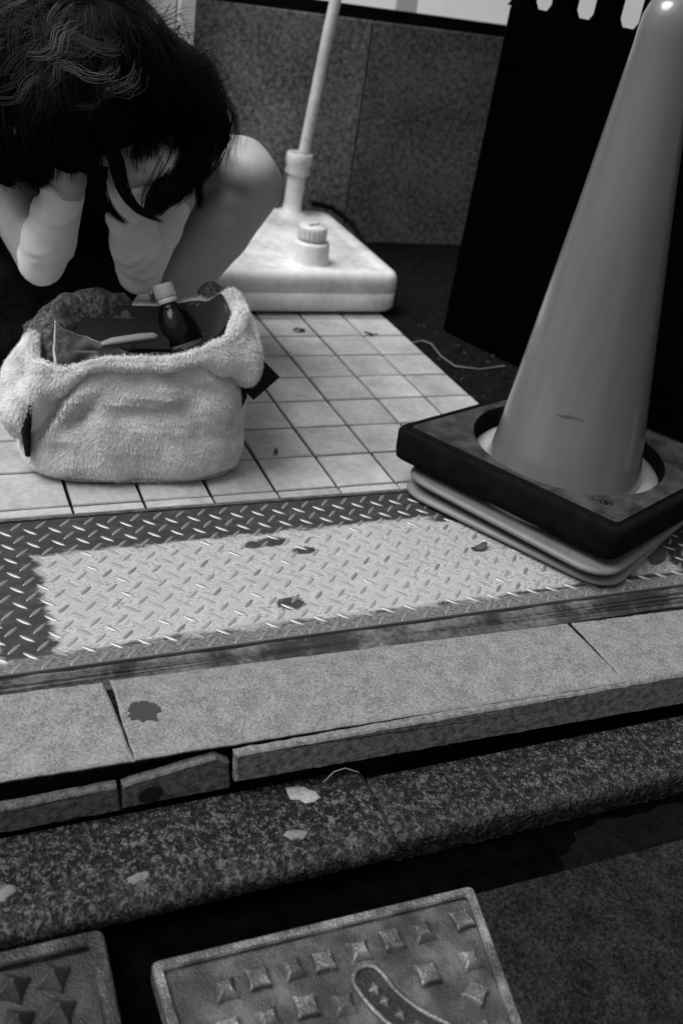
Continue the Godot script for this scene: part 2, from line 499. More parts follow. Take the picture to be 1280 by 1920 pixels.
		var m := slab(ragged(pl, 0.01, 0.0018, 50 + i), [Vector2(0, -0.1 * S), Vector2(0, -0.02 * S), Vector2(0.0022, 0.0)])
		var o := obj("facing_stone", m, tone(M.facing, [0.75, 0.85, 1.3][i]), kerb, U(0, 0, f[4]))
		o.rotation.x = -PI / 2
		# standing it up turns plan y into minus height, so mirror through a half turn about z is not needed: plan y is given as height
		o.transform.basis = Basis(Vector3.RIGHT, Vector3(0, 0, 1), Vector3(0, 1, 0))
	# gutter blocks of coarse aggregate with a rounded front
	var gutter := struct("gutter", Soup.new().box(U(0, -1.3, 11.2), Vector3(60, 0.42 * S, 0.3 * S)), M.void)
	var gx := [[-9.0, -0.62, 10.98, 12.1, 0.0], [-0.6, 9.0, 11.14, 12.02, 0.05]]
	for i in 2:
		var f: Array = gx[i]
		var prof := []
		if i == 1:
			for p in [[0.0, -0.66], [0.4, -0.66], [0.8, -0.67], [0.98, -0.685], [1.04, -0.71], [1.07, -0.76], [1.06, -0.9], [1.02, -1.05], [1.0, -1.3]]:
				prof.append(Vector2(f[2] + p[0] * (f[3] - f[2]) / 1.1, p[1]))
		else: for p in [[0.0, -0.66], [0.4, -0.65], [0.8, -0.655], [0.99, -0.67], [1.05, -0.695], [1.08, -0.75], [1.07, -0.88], [1.0, -0.94], [0.8, -0.97], [0.6, -0.98]]:
			prof.append(Vector2(f[2] + p[0] * (f[3] - f[2]) / 1.1, p[1] - 0.02 * i))
		var nz := FastNoiseLite.new(); nz.seed = 70 + i; nz.frequency = 70.0; nz.fractal_octaves = 3
		var so := Soup.new(); var rings := []
		var n := 260
		for k in n + 1:
			var x: float = lerpf(f[0], f[1], float(k) / n)
			var ring := PackedVector3Array()
			var endk := minf(k, n - k)
			for q in prof:
				var p := U(x, q.y, q.x + 0.04 * x * f[4])
				var dd := nz.get_noise_3dv(p) * (0.0045 if q.x > f[3] - 0.2 else 0.0025)
				if endk < 2: dd -= 0.003 * (2 - endk)
				ring.append(p + Vector3(0, dd, dd * 0.8))
			rings.append(ring)
		so.loft(rings, false, false, 0, false)
		so.fan(rings[0], true); so.fan(rings[n], false)
		var gm := tone(M.aggregate, [0.34, 0.32][i])
		obj("gutter_block", so, gm, gutter)
	var peb := [[-1.4, 11.19, 0.16, 0.42], [-1.66, 11.68, 0.1, 0.2], [-3.3, 11.78, 0.09, 0.18], [-4.51, 11.63, 0.1, 0.2], [-1.23, 11.6, 0.06, 0.15]]
	for i in peb.size():
		var f: Array = peb[i]
		var rings := []
		for k in 5:
			var a := PI * 0.5 * k / 4.2
			var rr := PackedVector3Array()
			for j in 11:
				var t := TAU * j / 11
				var w := 1.0 + 0.3 * sin(t * 2.0 + i) + 0.14 * sin(t * 5 + i * 2.1)
				rr.append(Vector3(cos(t) * w * cos(a), sin(a) * 0.2, sin(t) * w * cos(a) * 0.8) * (f[2] * S))
			rings.append(rr)
		obj("pebble", Soup.new().loft(rings), tone(M.kerb, f[3] * 1.6), gutter, U(f[0], -0.655, f[1]))

# ------------------------------------------------------------------ wall and barrier
func wall_and_barrier() -> void:
	var w := thing("granite_wall", "speckled dark granite wall with a pale band with an added glow above it behind the sign stand", "wall", U(0, 0, -6.6))
	var joints := [1.67, 6.2, 10.7, 15.2, 19.7]
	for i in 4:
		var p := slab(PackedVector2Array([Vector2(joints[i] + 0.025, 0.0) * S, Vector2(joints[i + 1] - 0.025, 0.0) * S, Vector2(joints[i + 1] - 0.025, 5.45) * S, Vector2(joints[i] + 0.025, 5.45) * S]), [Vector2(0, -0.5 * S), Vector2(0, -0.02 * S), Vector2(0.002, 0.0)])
		var o := obj("stone_panel", p, tone(M.granite, [1.1, 0.85, 0.8, 0.8][i]), w)  # darker panels to the right: wall shade put into the colour
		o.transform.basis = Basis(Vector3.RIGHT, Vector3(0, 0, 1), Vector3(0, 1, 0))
	obj("backing", Soup.new().box(U(10.7, 3.6, -0.9), Vector3(9.05, 3.6, 0.38) * S), M.void, w)
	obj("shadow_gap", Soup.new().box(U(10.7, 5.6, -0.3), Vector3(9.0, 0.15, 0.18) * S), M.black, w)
	var edges := [1.67, 6.75, 7.35, 10.6, 13.4, 19.7]
	for i in 5:
		var m: StandardMaterial3D = M.panel_glow
		if i == 1: m = tone(M.panel_glow, 0.42); m.emission_energy_multiplier = 0.12
		elif i in [0, 2]: m = tone(M.panel_glow, 0.7)
		obj("glow_panel", Soup.new().box(U((edges[i] + edges[i + 1]) / 2, 8.3, -0.3), Vector3((edges[i + 1] - edges[i]) / 2 - 0.012, 2.55, 0.22) * S), m, w)
	var f := thing("door_frame", "plain white post and board beside the left end of the granite wall", "frame", U(0, 0, -6.4))
	obj("post", Soup.new().box(U(1.46, 5.5, 0), Vector3(0.17, 5.5, 0.2) * S), tone(M.white_paint, 0.8), f)
	obj("board", Soup.new().box(U(-0.9, 5.5, -0.2), Vector3(2.15, 5.5, 0.15) * S), M.white_paint, f)
	var aw := thing("light_blocker", "added unseen dark sheet above the black barrier that keeps light off the wall", "light_blocker", U(5.7, 12.2, -6.6))  # added out of view to darken the right part of the wall
	obj("blocker_sheet", slab(rect(0, -0.3, 14, 9.5), [Vector2(0, 0), Vector2(0, 0.02), Vector2(0.01, 0.03)]), M.dark_cloth, aw)
	for k in 2: obj("blocker_bar", Soup.new().box(U(0.3 + 12.4 * k, -0.2, 4.0), Vector3(0.08, 0.15, 4.3) * S), M.black, aw)
	# black barrier running from beside the wall towards the road at the right
	var a := Vector2(6.05, -0.3); var b := Vector2(9.0, 8.1)
	var d := b - a
	var bt := thing("barrier", "black partition with a row of slots and an added shade panel on top, standing behind the traffic cone", "barrier", U(a.x, 0, a.y), -atan2(d.y, d.x))
	var l := d.length()
	obj("panel", slab(round_poly(rect(0, 0, l, -0.35), 0.01, 2), [Vector2(0.002, 0.0), Vector2(0, 0.01), Vector2(0, 6.5 * S), Vector2(0.004, 6.54 * S)]), M.barrier, bt)
	var x := 0.0
	while x < l - 0.5:
		var wd := 0.42 if x == 0.0 else 0.46
		obj("slat", slab(rect(x, -0.08, x + wd, -0.27), [Vector2(-0.006, 6.52 * S), Vector2(0.0, 6.66 * S), Vector2(0.0, 8.2 * S)]), M.barrier, bt)
		x += wd + 0.5
	obj("added_shade_panel", slab(rect(0, 0.0, l, -0.35), [Vector2(0, 8.2 * S), Vector2(0, 17.5 * S), Vector2(0.005, 17.55 * S)]), M.barrier, bt)  # unseen, added to block light coming from the right

# ------------------------------------------------------------------ water-filled sign stand
func sign_stand() -> void:
	var t := thing("sign_stand", "white plastic water-weighted stand with a thin pole in front of the granite wall", "sign stand")
	var poly := PackedVector2Array([Vector2(0.95, -1.12) * S, Vector2(5.28, -1.12) * S, Vector2(5.45, -6.05) * S, Vector2(3.85, -6.25) * S])
	var rp := round_poly(poly, 0.3 * S, 6)
	obj("tank", Soup.new().loft(plate_rings(poly, 0.34 * S, [Vector2(0.016, 0.06 * S), Vector2(0.007, 0.085 * S), Vector2(0.001, 0.16 * S), Vector2(0, 0.22 * S), Vector2(0, 0.5 * S), Vector2(0.0014, 0.515 * S), Vector2(0.0014, 0.53 * S), Vector2(0, 0.545 * S), Vector2(0, 0.76 * S), Vector2(0.002, 0.86 * S), Vector2(0.008, 0.94 * S), Vector2(0.017, 0.97 * S), Vector2(0.036, 0.975 * S), Vector2(0.041, 0.945 * S), Vector2(0.05, 0.94 * S)])), M.white_plastic, t)
	obj("gap_shade", slab(inset(rp, 0.02), [Vector2(0, -0.002), Vector2(0, 0.07 * S)]), M.black, t)  # black slab painting the shade in the gap under the tank
	var ty := 0.92 * S
	var nk := U(3.36, 0, -1.95)
	obj("filler_neck", lathe([Vector2(0.5 * S, 0.0), Vector2(0.46 * S, 0.02 * S), Vector2(0.43 * S, 0.1 * S), Vector2(0.41 * S, 0.44 * S), Vector2(0.385 * S, 0.49 * S), Vector2(0.28 * S, 0.5 * S), Vector2(0.24 * S, 0.56 * S)], 40), M.white_plastic, t, nk + Vector3(0, ty, 0))
	var cap := obj("cap", lathe([Vector2(0.24 * S, 0.0), Vector2(0.31 * S, 0.005 * S), Vector2(0.315 * S, 0.03 * S), Vector2(0.31 * S, 0.25 * S), Vector2(0.29 * S, 0.28 * S), Vector2(0.0, 0.285 * S)], 40, true, false), M.white_plastic, t, nk + Vector3(0, ty + 0.54 * S, 0))
	for k in 20:
		var an := TAU * k / 20
		obj("grip_rib", Soup.new().box(Vector3(cos(an) * 0.313 * S, 0.14 * S, sin(an) * 0.313 * S), Vector3(0.012 * S, 0.1 * S, 0.02 * S), Basis(Vector3.UP, -an)), M.white_plastic, cap)
	obj("handle", Soup.new().box(Vector3(0, 0.3 * S, 0), Vector3(0.16 * S, 0.035 * S, 0.035 * S), Basis(Vector3.UP, 0.5)), M.white_plastic, cap)
	var base := U(4.31, 0.93, -5.75)
	var lean := Vector3(0.03, 1, 0).normalized()
	var fr := Basis(Vector3.RIGHT, lean, Vector3.BACK)
	var sk := obj("socket", lathe([Vector2(0.42 * S, 0.0), Vector2(0.36 * S, 0.06 * S), Vector2(0.25 * S, 0.1 * S), Vector2(0.22 * S, 0.3 * S), Vector2(0.235 * S, 1.15 * S)], 28), M.white_plastic, t, base)
	sk.basis = fr
	var col := obj("collar", lathe([Vector2(0.24 * S, 0.98 * S), Vector2(0.3 * S, 1.0 * S), Vector2(0.31 * S, 1.06 * S), Vector2(0.29 * S, 1.18 * S), Vector2(0.31 * S, 1.24 * S), Vector2(0.325 * S, 1.3 * S), Vector2(0.325 * S, 1.47 * S), Vector2(0.3 * S, 1.5 * S), Vector2(0.25 * S, 1.49 * S), Vector2(0.22 * S, 1.4 * S), Vector2(0.0, 1.38 * S)], 28, true, false), M.white_plastic, t, base)
	col.basis = fr
	var p0 := base + U(0.03, 0.3, 0)
	obj("pole", tube([p0, p0 + U(0.36, 4.0, 0), p0 + U(1.0, 9.5, 0)], 0.135 * S, 18), M.white_plastic, t)
	# thin black hose along the tank's far side
	tag(obj("hose", tube([U(5.1, 1.05, -6.42), U(5.6, 1.0, -6.2), U(5.85, 0.85, -5.4), U(5.9, 0.5, -4.3), U(5.85, 0.08, -3.2)], 0.07 * S, 8), M.rubber), "thin dark hose running down beside the white sign stand", "hose")

# ------------------------------------------------------------------ cones
func square_ring(c: Vector2, h: float, ang: float) -> PackedVector2Array:
	var o := PackedVector2Array()
	for d in [Vector2(-1, -1), Vector2(1, -1), Vector2(1, 1), Vector2(-1, 1)]: o.append((c + (d * h).rotated(ang)) * S)
	return o

func flange(poly: PackedVector2Array, hole: float, h: float, n := 48) -> Soup:
	# square plate with a rounded lip and a round hole, in metres, about its own centre
	var m := Soup.new()
	var outer := []
	for pr in [[0.004, 0.0], [0.0, 0.003], [0.0, h * 0.55], [0.003, h * 0.9], [0.008, h]]:
		var q := inset(poly, pr[0])
		var r := PackedVector3Array()
		for p in q: r.append(Vector3(p.x, pr[1], p.y))
		outer.append(r)
	m.loft(outer, false, false, 0)
	# top: from the outer ring to the hole
	var top: PackedVector3Array = outer[4]
	top = top.duplicate()
	var inner := PackedVector3Array(); var low := PackedVector3Array()
	for p in top:
		var a := atan2(p.z, p.x)
		inner.append(Vector3(cos(a) * hole, h, sin(a) * hole)); low.append(Vector3(cos(a) * hole, 0.0, sin(a) * hole))
	m.loft([top, inner], false, false, 1)
	m.loft([inner, low], false, false, 2)
	m.loft([low, outer[0]], false, false, 3)
	return m

func cone_thing(label: String, at: Vector3, turn: float, lean: Basis, full: bool) -> void:
	var t := thing("traffic_cone", label, "traffic cone", at, turn, "stacked traffic cones")
	var poly := densify(round_poly(square_ring(Vector2.ZERO, 1.82, 0), 0.55 * S, 8), 0.012)
	var fm: StandardMaterial3D = tone(M.cone, 0.15 if full else 0.18)
	fm.roughness = 0.5; fm.clearcoat_enabled = false
	var fl := obj("flange", flange(poly, 1.2 * S, 0.1 * S), fm, t)
	fl.basis = Basis(Vector3.UP, 0)
	if full:
		var skirt := obj("skirt", lathe([Vector2(1.52 * S, 0.1 * S), Vector2(1.5 * S, 0.42 * S), Vector2(1.42 * S, 0.5 * S), Vector2(1.3 * S, 0.52 * S), Vector2(1.2 * S, 0.5 * S)], 64, false, false), tone(M.cone, 0.45), t)
		skirt.basis = lean
		var body := obj("body", lathe([Vector2(1.22 * S, 0.42 * S), Vector2(1.17 * S, 0.6 * S), Vector2(1.11 * S, 0.9 * S), Vector2(0.88 * S, 2.6 * S), Vector2(0.61 * S, 4.6 * S), Vector2(0.385 * S, 6.42 * S), Vector2(0.372 * S, 6.6 * S), Vector2(0.345 * S, 6.78 * S), Vector2(0.29 * S, 6.92 * S), Vector2(0.2 * S, 7.0 * S), Vector2(0.1 * S, 7.03 * S), Vector2(0.0, 7.04 * S)], 72, false, false), M.cone, t)
		body.basis = lean
		# a dark scuff across the front
		var sc := Soup.new(); var up := []
		for j in 4:
			var r := PackedVector3Array()
			for i in 14:
				var a := 2.12 + i * 0.03 + 0.02 * j
				var y := 1.72 + 0.012 * j * sin(PI * i / 13.0) + 0.015 * sin(i * 0.5)
				var rd := lerpf(1.11, 0.88, (y - 0.9) / 1.7) * S + 0.0004
				r.append(Vector3(cos(a) * rd, y * S, sin(a) * rd))
			up.append(r)
		obj("scuff", sc.loft(up, false, false, 0, false), mat(0.075, 0.6), body)

func cones() -> void:
	var ang := -atan2(0.893, 0.45)
	var lean := Basis(Vector3.BACK, 0.058)
	cone_thing("pale flange of the cone lowest in the stack, pressed on the pavement", U(4.33, 0.03, 6.93), ang + 0.07, Basis.IDENTITY, false)
	cone_thing("glossy traffic cone standing up through the black rubber weight", U(4.34, 0.24, 7.0), ang, Basis(Vector3.UP, -ang) * lean, true)
	var w := thing("cone_weight", "square black rubber weight ring pushed down over the traffic cone", "cone weight", U(4.4, 0.45, 6.9))
	var corners := PackedVector2Array([Vector2(1.8, 5.93) * S, Vector2(5.3, 4.68) * S, Vector2(7.15, 7.85) * S, Vector2(3.66, 9.3) * S])
	var mid := Vector2(4.4, 6.9) * S
	for i in 4: corners[i] -= mid
	var h := 0.55 * S
	var m := Soup.new()
	var rings := []
	for q in plate_rings(corners, 0.24 * S, [Vector2(0.008, 0.0), Vector2(0.003, 0.004), Vector2(0.001, 0.3 * h), Vector2(0.0, 0.84 * h), Vector2(0.002, 0.92 * h), Vector2(0.0055, 0.955 * h), Vector2(0.0125, 0.965 * h), Vector2(0.0136, 0.92 * h), Vector2(0.0168, 0.92 * h), Vector2(0.0182, 1.0 * h)], 5):
		var q2 := PackedVector3Array()
		for i in q.size():
			var k := 1 if (i % 6) != 5 else 14
			for j in k: q2.append(q[i].lerp(q[(i + 1) % q.size()], float(j) / k))
		rings.append(q2)
	m.loft(rings, false, false, 0)
	var top: PackedVector3Array = rings[9]
	var hc := Vector3(-0.04, 0, 0.03) * S
	var ins := []
	for pr in [[1.49, 1.0], [1.465, 0.95], [1.45, 0.0]]:
		var r := PackedVector3Array()
		for p in top:
			var a := atan2(p.z - hc.z, p.x - hc.x)
			r.append(hc + Vector3(cos(a) * pr[0] * S, pr[1] * h, sin(a) * pr[0] * S))
		ins.append(r)
	m.loft(ins, false, false, 2); m.loft([ins[2], rings[0]], false, false, 3)
	obj("ring", m, M.rubber, w)
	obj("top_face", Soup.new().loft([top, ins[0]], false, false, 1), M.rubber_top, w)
	var tm := TextMesh.new(); tm.text = "150"; tm.font_size = 16; tm.pixel_size = 0.0009; tm.depth = 0.002
	var sf := SystemFont.new(); sf.font_names = PackedStringArray(["Droid Sans"]); tm.font = sf
	var e := obj("embossed_mark", tm, M.rubber, w)
	e.transform = Transform3D(Basis(Vector3.UP, -0.5) * Basis(Vector3.RIGHT, -PI / 2), U(-0.5, 0, 1.68) + Vector3(0, h + 0.0004, 0))

# ------------------------------------------------------------------ steel cover plate
func cover_plate() -> void:
	var x0 := -6.5; var x1 := 6.5; var z0 := 6.3; var z1 := 9.32
	var W := 1024; var H := 256
	var nb := noise_bytes(1024, 0.02, 91, FastNoiseLite.TYPE_SIMPLEX_SMOOTH, 4)
	var nf := noise_bytes(1024, 0.14, 92, FastNoiseLite.TYPE_SIMPLEX_SMOOTH, 3)
	var alb := PackedByteArray(); alb.resize(W * H)
	var chips := [[-0.73, 8.7, 0.17, 0.12], [-0.5, 7.3, 0.2, 0.1], [-0.78, 7.33, 0.14, 0.08], [-0.13, 7.58, 0.16, 0.08], [2.6, 7.1, 0.5, 0.12]]
	var mask := PackedByteArray(); mask.resize(W * H)
	for j in H:
		for i in W:
			var x := lerpf(x0, x1, (i + 0.5) / W); var z := lerpf(z0, z1, (j + 0.5) / H)
			var k := (j * 3 % 1024) * 1024 + i
			var n := nb[k] / 255.0 - 0.5; var f := nf[k] / 255.0 - 0.5
			# distance inside the painted fields
			var da := minf(minf(x + 3.68, 5.4 - x), minf(z - 7.02 + 0.02 * x, 9.1 - z))
			var db := minf(-4.22 - x, minf(z - 7.35, 9.15 - z))
			var dd := maxf(da, db) * 3.2 + n * 0.5 + f * 0.28
			dd -= 0.25 * clampf((x - 2.2) / 2.0, 0.0, 1.0) * clampf((z - 8.3), 0.0, 1.0)
			for c in chips:
				var ex: float = (x - c[0]) / c[2]; var ez: float = (z - c[1]) / c[3]
				var q := (ex * ex + ez * ez) - 1.0 + f * 1.6
				if q < 0.6: dd = minf(dd, q * 0.6)
			var paint := smoothstep(-0.06, 0.3, dd) * (1.0 - 0.55 * smoothstep(0.16, 0.3, f + 0.5 * n + 0.05 * clampf(x - 1.0, 0.0, 3.0)))
			var white := 0.41 + 0.14 * n - 0.10 * maxf(f, 0.0) * 2.0
			var steel := 0.018 + 0.05 * maxf(0.0, n + 0.1) + 0.07 * maxf(0.0, f)
			if z > 9.1: steel += 0.1 + 0.25 * f
			alb[j * W + i] = int(pow(clampf(lerpf(steel, white, paint), 0.01, 0.9), 1 / 2.2) * 255)
			mask[j * W + i] = int(paint * 255)
	var pm := StandardMaterial3D.new()
	pm.albedo_texture = to_tex(alb, W, H)
	pm.roughness = 0.55
	pm.texture_repeat = false
	pm.heightmap_enabled = true; pm.heightmap_texture = pm.albedo_texture; pm.heightmap_scale = 0.03
	var t := thing("cover_plate", "steel checker plate with worn white paint between tiles and kerb", "cover plate")
	var m := Soup.new()
	var y := -0.014 * S
	m.quad(U(x0, 0, z0) + Vector3(0, y, 0), U(x1, 0, z0) + Vector3(0, y, 0), U(x1, 0, z1) + Vector3(0, y, 0), U(x0, 0, z1) + Vector3(0, y, 0))
	m.uv = PackedVector2Array([Vector2(0, 0), Vector2(1, 0), Vector2(1, 1), Vector2(0, 0), Vector2(1, 1), Vector2(0, 1)])
	# give it an underside and edges in a second part
	obj("plate", m, pm, t)
	obj("plate_edge", Soup.new().box(U(0, -0.045, (z0 + z1) / 2), Vector3(6.5, 0.027, (z1 - z0) / 2) * S), M.steel, t)
	obj("frame_bar", Soup.new().box(U(0, -0.05, z1 + 0.035), Vector3(6.5, 0.06, 0.012) * S), tone(M.tread_worn, 0.2), t)
	obj("frame_bar", Soup.new().box(U(0, -0.055, z0 - 0.045), Vector3(6.5, 0.06, 0.03) * S), tone(M.steel, 0.8), t)
	# raised treads: lens-shaped bars at right angles to each other
	var ms := []
	for v in 2:
		var rings := []
		for k in 4:
			var sc: float = [1.0, 0.86, 0.55, 0.2][k]; var hh: float = [0.0, 0.006, 0.0105, 0.012][k] * 1.2
			var r := PackedVector3Array()
			for i in 12:
				var a := TAU * i / 12
				r.append(U(cos(a) * 0.115 * sqrt(sc), hh, sin(a) * absf(sin(a)) ** 0.3 * 0.029 * sc))
			rings.append(r)
		ms.append(Soup.new().loft(rings, false, true, 0).mesh())
	var spots := []
	var pitch := 0.315
	for i in range(-21, 21):
		for j in range(0, 19):
			var half := j % 2
			var x := i * pitch + half * pitch / 2
			var z := z0 + 0.1 + j * pitch / 2
			if x < -6.4 or x > 6.3 or z > z1 - 0.06: continue
			spots.append([x, z, half])
	var cam := Vector2(-5, 18)
	spots.sort_custom(func(p, q): return Vector2(p[0], p[1]).distance_to(cam) < Vector2(q[0], q[1]).distance_to(cam))
	var rest := Soup.new()
	var extra := []
	for n in spots.size():
		var s: Array = spots[n]
		var i := clampi(int((s[0] - x0) / (x1 - x0) * W), 0, W - 1); var j := clampi(int((s[1] - z0) / (z1 - z0) * H), 0, H - 1)
		var painted := mask[j * W + i] > 120
		var mm: Material = (M.tread_paint if rng.randf() < 0.85 else M.tread_worn) if painted else M.tread_worn
		var tr := Transform3D(Basis(Vector3.UP, PI / 4 if s[2] == 0 else -PI / 4), U(s[0], 0, s[1]) + Vector3(0, y - 0.0002, 0))
		if n < 296:
			var o := obj("tread", ms[0], mm, t); o.transform = tr
		else:
			extra.append([tr, mm])
	var st := {}
	for e in extra:
		if not st.has(e[1]):
			st[e[1]] = SurfaceTool.new(); st[e[1]].begin(Mesh.PRIMITIVE_TRIANGLES)
		st[e[1]].append_from(ms[0], 0, e[0])
	for k in st:
		var o := obj("far_treads", st[k].commit(), k, t)
		o.set_meta("kind", "stuff")

# ------------------------------------------------------------------ cast iron covers in the road
func stud_mesh(r: float, h: float, flat: float) -> ArrayMesh:
	var rings := []
	for p in [[1.0, 0.0], [0.92, 0.35], [0.68 * flat + 0.17, 0.9], [0.6 * flat + 0.1, 1.0]]:
		var ring := PackedVector3Array()
		for i in 32:
			var a := TAU * i / 32
			var w := pow(pow(absf(cos(a)) + 1e-6, 0.85) + pow(absf(sin(a)) + 1e-6, 0.85), -1.0 / 0.85)
			ring.append(Vector3(cos(a) * w * p[0] * r, p[1] * h, sin(a) * w * p[0] * r))
		rings.append(ring)
	return Soup.new().loft(rings, false, true, 0).mesh()

func rim_frame(poly: PackedVector2Array, r: float, wd: float, h: float) -> Soup:
	return Soup.new().loft(plate_rings(poly, r, [Vector2(0, -0.02), Vector2(0, h - 0.0016), Vector2(0.0016, h), Vector2(wd - 0.0016, h), Vector2(wd, h - 0.002), Vector2(wd, -0.02)], 3), false, false, -1)

func manholes() -> void:
	var y := -0.84 * S
	# centre cover
	var t := thing("manhole_cover", "cast iron cover with star studs and a raised oblong badge, nearest the road's middle", "manhole cover", Vector3(0, y, 0))
	var poly := PackedVector2Array([Vector2(-3.36, 12.56) * S, Vector2(-0.02, 12.62) * S, Vector2(-0.56, 15.4) * S, Vector2(-3.3, 15.3) * S])
	var rp := round_poly(inset(poly, 0.1 * S), 0.05 * S, 3)
	obj("rim", rim_frame(poly, 0.08 * S, 0.1 * S, 0.0), M.iron_rim, t)
	obj("plate", slab(rp, [Vector2(0, -0.03), Vector2(0, -0.0065)]), M.iron, t)
	var sm := [stud_mesh(0.15 * S, 0.0085, 1.2), stud_mesh(0.16 * S, 0.009, 0.6)]
	var pts := [[-0.33, 12.95], [-0.77, 12.96], [-1.11, 12.96], [-1.45, 12.97], [-1.83, 12.99], [-2.13, 12.97], [-2.47, 12.98], [-2.78, 12.99], [-0.93, 13.39], [-0.45, 13.36], [-0.58, 13.69], [-1.8, 13.43], [-2.14, 13.36], [-2.5, 13.37], [-2.85, 13.37], [-1.98, 13.78], [-2.35, 13.78], [-2.7, 13.78], [-0.72, 14.05], [-1.55, 14.1], [-1.9, 14.15], [-2.3, 14.15]]
	for i in pts.size():
		var o := obj("stud", sm[i % 2 if i != 8 else 0], M.iron_rim, t, U(pts[i][0], 0, pts[i][1]) + Vector3(0, -0.0068, 0))
		o.rotation.y = PI / 4 + rng.randf_range(-0.1, 0.1) + (PI / 4 if i == 10 else 0.0)
	# the badge: a raised outline round a sunken oblong, with small stars inside
	var path := [Vector2(-1.48, 13.28), Vector2(-1.42, 13.5), Vector2(-1.28, 13.75), Vector2(-1.05, 14.0), Vector2(-0.85, 14.22)]
	var fine := []
	for k in 25:
		var u := k / 24.0 * 4.0
		var i := mini(int(u), 3)
		fine.append(path[i].cubic_interpolate(path[i + 1], path[maxi(i - 1, 0)], path[mini(i + 2, 4)], u - i))
	var loop := []; var back := []
	for k in fine.size():
		var d: Vector2 = (fine[mini(k + 1, 24)] - fine[maxi(k - 1, 0)]).normalized()
		var nrm := Vector2(-d.y, d.x) * 0.15
		loop.append(fine[k] + nrm); back.append(fine[k] - nrm)
		if k == 24:
			for j in range(1, 8): loop.append(fine[24] + nrm.rotated(-PI * j / 8.0))
	back.reverse(); loop.append_array(back)
	var d0: Vector2 = (fine[1] - fine[0]).normalized()
	for j in range(1, 8): loop.append(fine[0] + (-Vector2(-d0.y, d0.x) * 0.15).rotated(-PI * j / 8.0))
	var lp := []
	for k in loop.size() + 2: lp.append(U(loop[k % loop.size()].x, 0, loop[k % loop.size()].y) + Vector3(0, -0.0045, 0))
	var bd := obj("badge_outline", tube(lp, 0.0026, 8), M.iron_rim, t)
	var bp := PackedVector2Array()
	for p in loop: bp.append(p * S)
	obj("badge_field", slab(bp, [Vector2(0, -0.01), Vector2(0, -0.0058)]), tone(M.iron, 0.3), bd)
	var star := stud_mesh(0.07 * S, 0.004, 0.3)
	for k in 6:
		var f := 0.1 + k * 0.155
		var q: Vector2 = path[int(f * 4)].lerp(path[mini(int(f * 4) + 1, 4)], f * 4 - int(f * 4))
		obj("star", star, M.iron_rim, bd, U(q.x, 0, q.y) + Vector3(0, -0.006, 0))
	# left cover
	t = thing("manhole_cover", "cast iron cover with broad pointed studs, in the corner by the gutter", "manhole cover", Vector3(0, y, 0))
	poly = PackedVector2Array([Vector2(-7.2, 12.1) * S, Vector2(-3.7, 12.12) * S, Vector2(-3.76, 15.2) * S, Vector2(-7.2, 15.2) * S])
	rp = round_poly(inset(poly, 0.13 * S), 0.05 * S, 3)
	obj("rim", rim_frame(poly, 0.1 * S, 0.14 * S, 0.004), tone(M.iron_rim, 0.9), t)
	obj("plate", slab(rp, [Vector2(0, -0.03), Vector2(0, -0.006)]), tone(M.iron, 0.38), t)
	var big := stud_mesh(0.18 * S, 0.015, 0.06)
	for i in 4:
		for j in 4:
			var o := obj("stud", big, tone(M.iron, 0.6), t, U(-4.2 - i * 0.34, 0, 12.45 + j * 0.34) + Vector3(0, -0.0065, 0))
			o.rotation.y = 0.35 + rng.randf_range(-0.06, 0.06)

# ------------------------------------------------------------------ plush bag
func table(keys: Array, a: float) -> float:   # smooth periodic lookup, degrees
	a = fposmod(a, 360.0)
	for i in keys.size():
		var p: Array = keys[i]; var q: Array = keys[(i + 1) % keys.size()]
		var w := fposmod(q[0] - p[0], 360.0)
		var u := fposmod(a - p[0], 360.0)
		if u <= w:
			var t := u / w
			return lerpf(p[1], q[1], t * t * (3 - 2 * t))
	return keys[0][1]

var rim_h := [[20, 2.42], [55, 2.2], [90, 1.98], [125, 1.72], [160, 1.62], [190, 1.68], [225, 1.84], [270, 1.98], [315, 2.16], [350, 2.42]]
var fold_l := [[22, 0.85], [50, 0.42], [75, 0.1], [108, 0.06], [128, 0.3], [145, 0.8], [165, 1.0], [200, 0.5], [250, 0.15], [320, 0.3]]

func bag_outline(th: float, sc: float) -> Vector3:
	var c := cos(th); var s := sin(th)
	var e := 2.0 / 3.6
	return Vector3(signf(c) * pow(absf(c), e) * 1.62 * sc, 0, signf(s) * pow(absf(s), e) * 1.14 * sc)

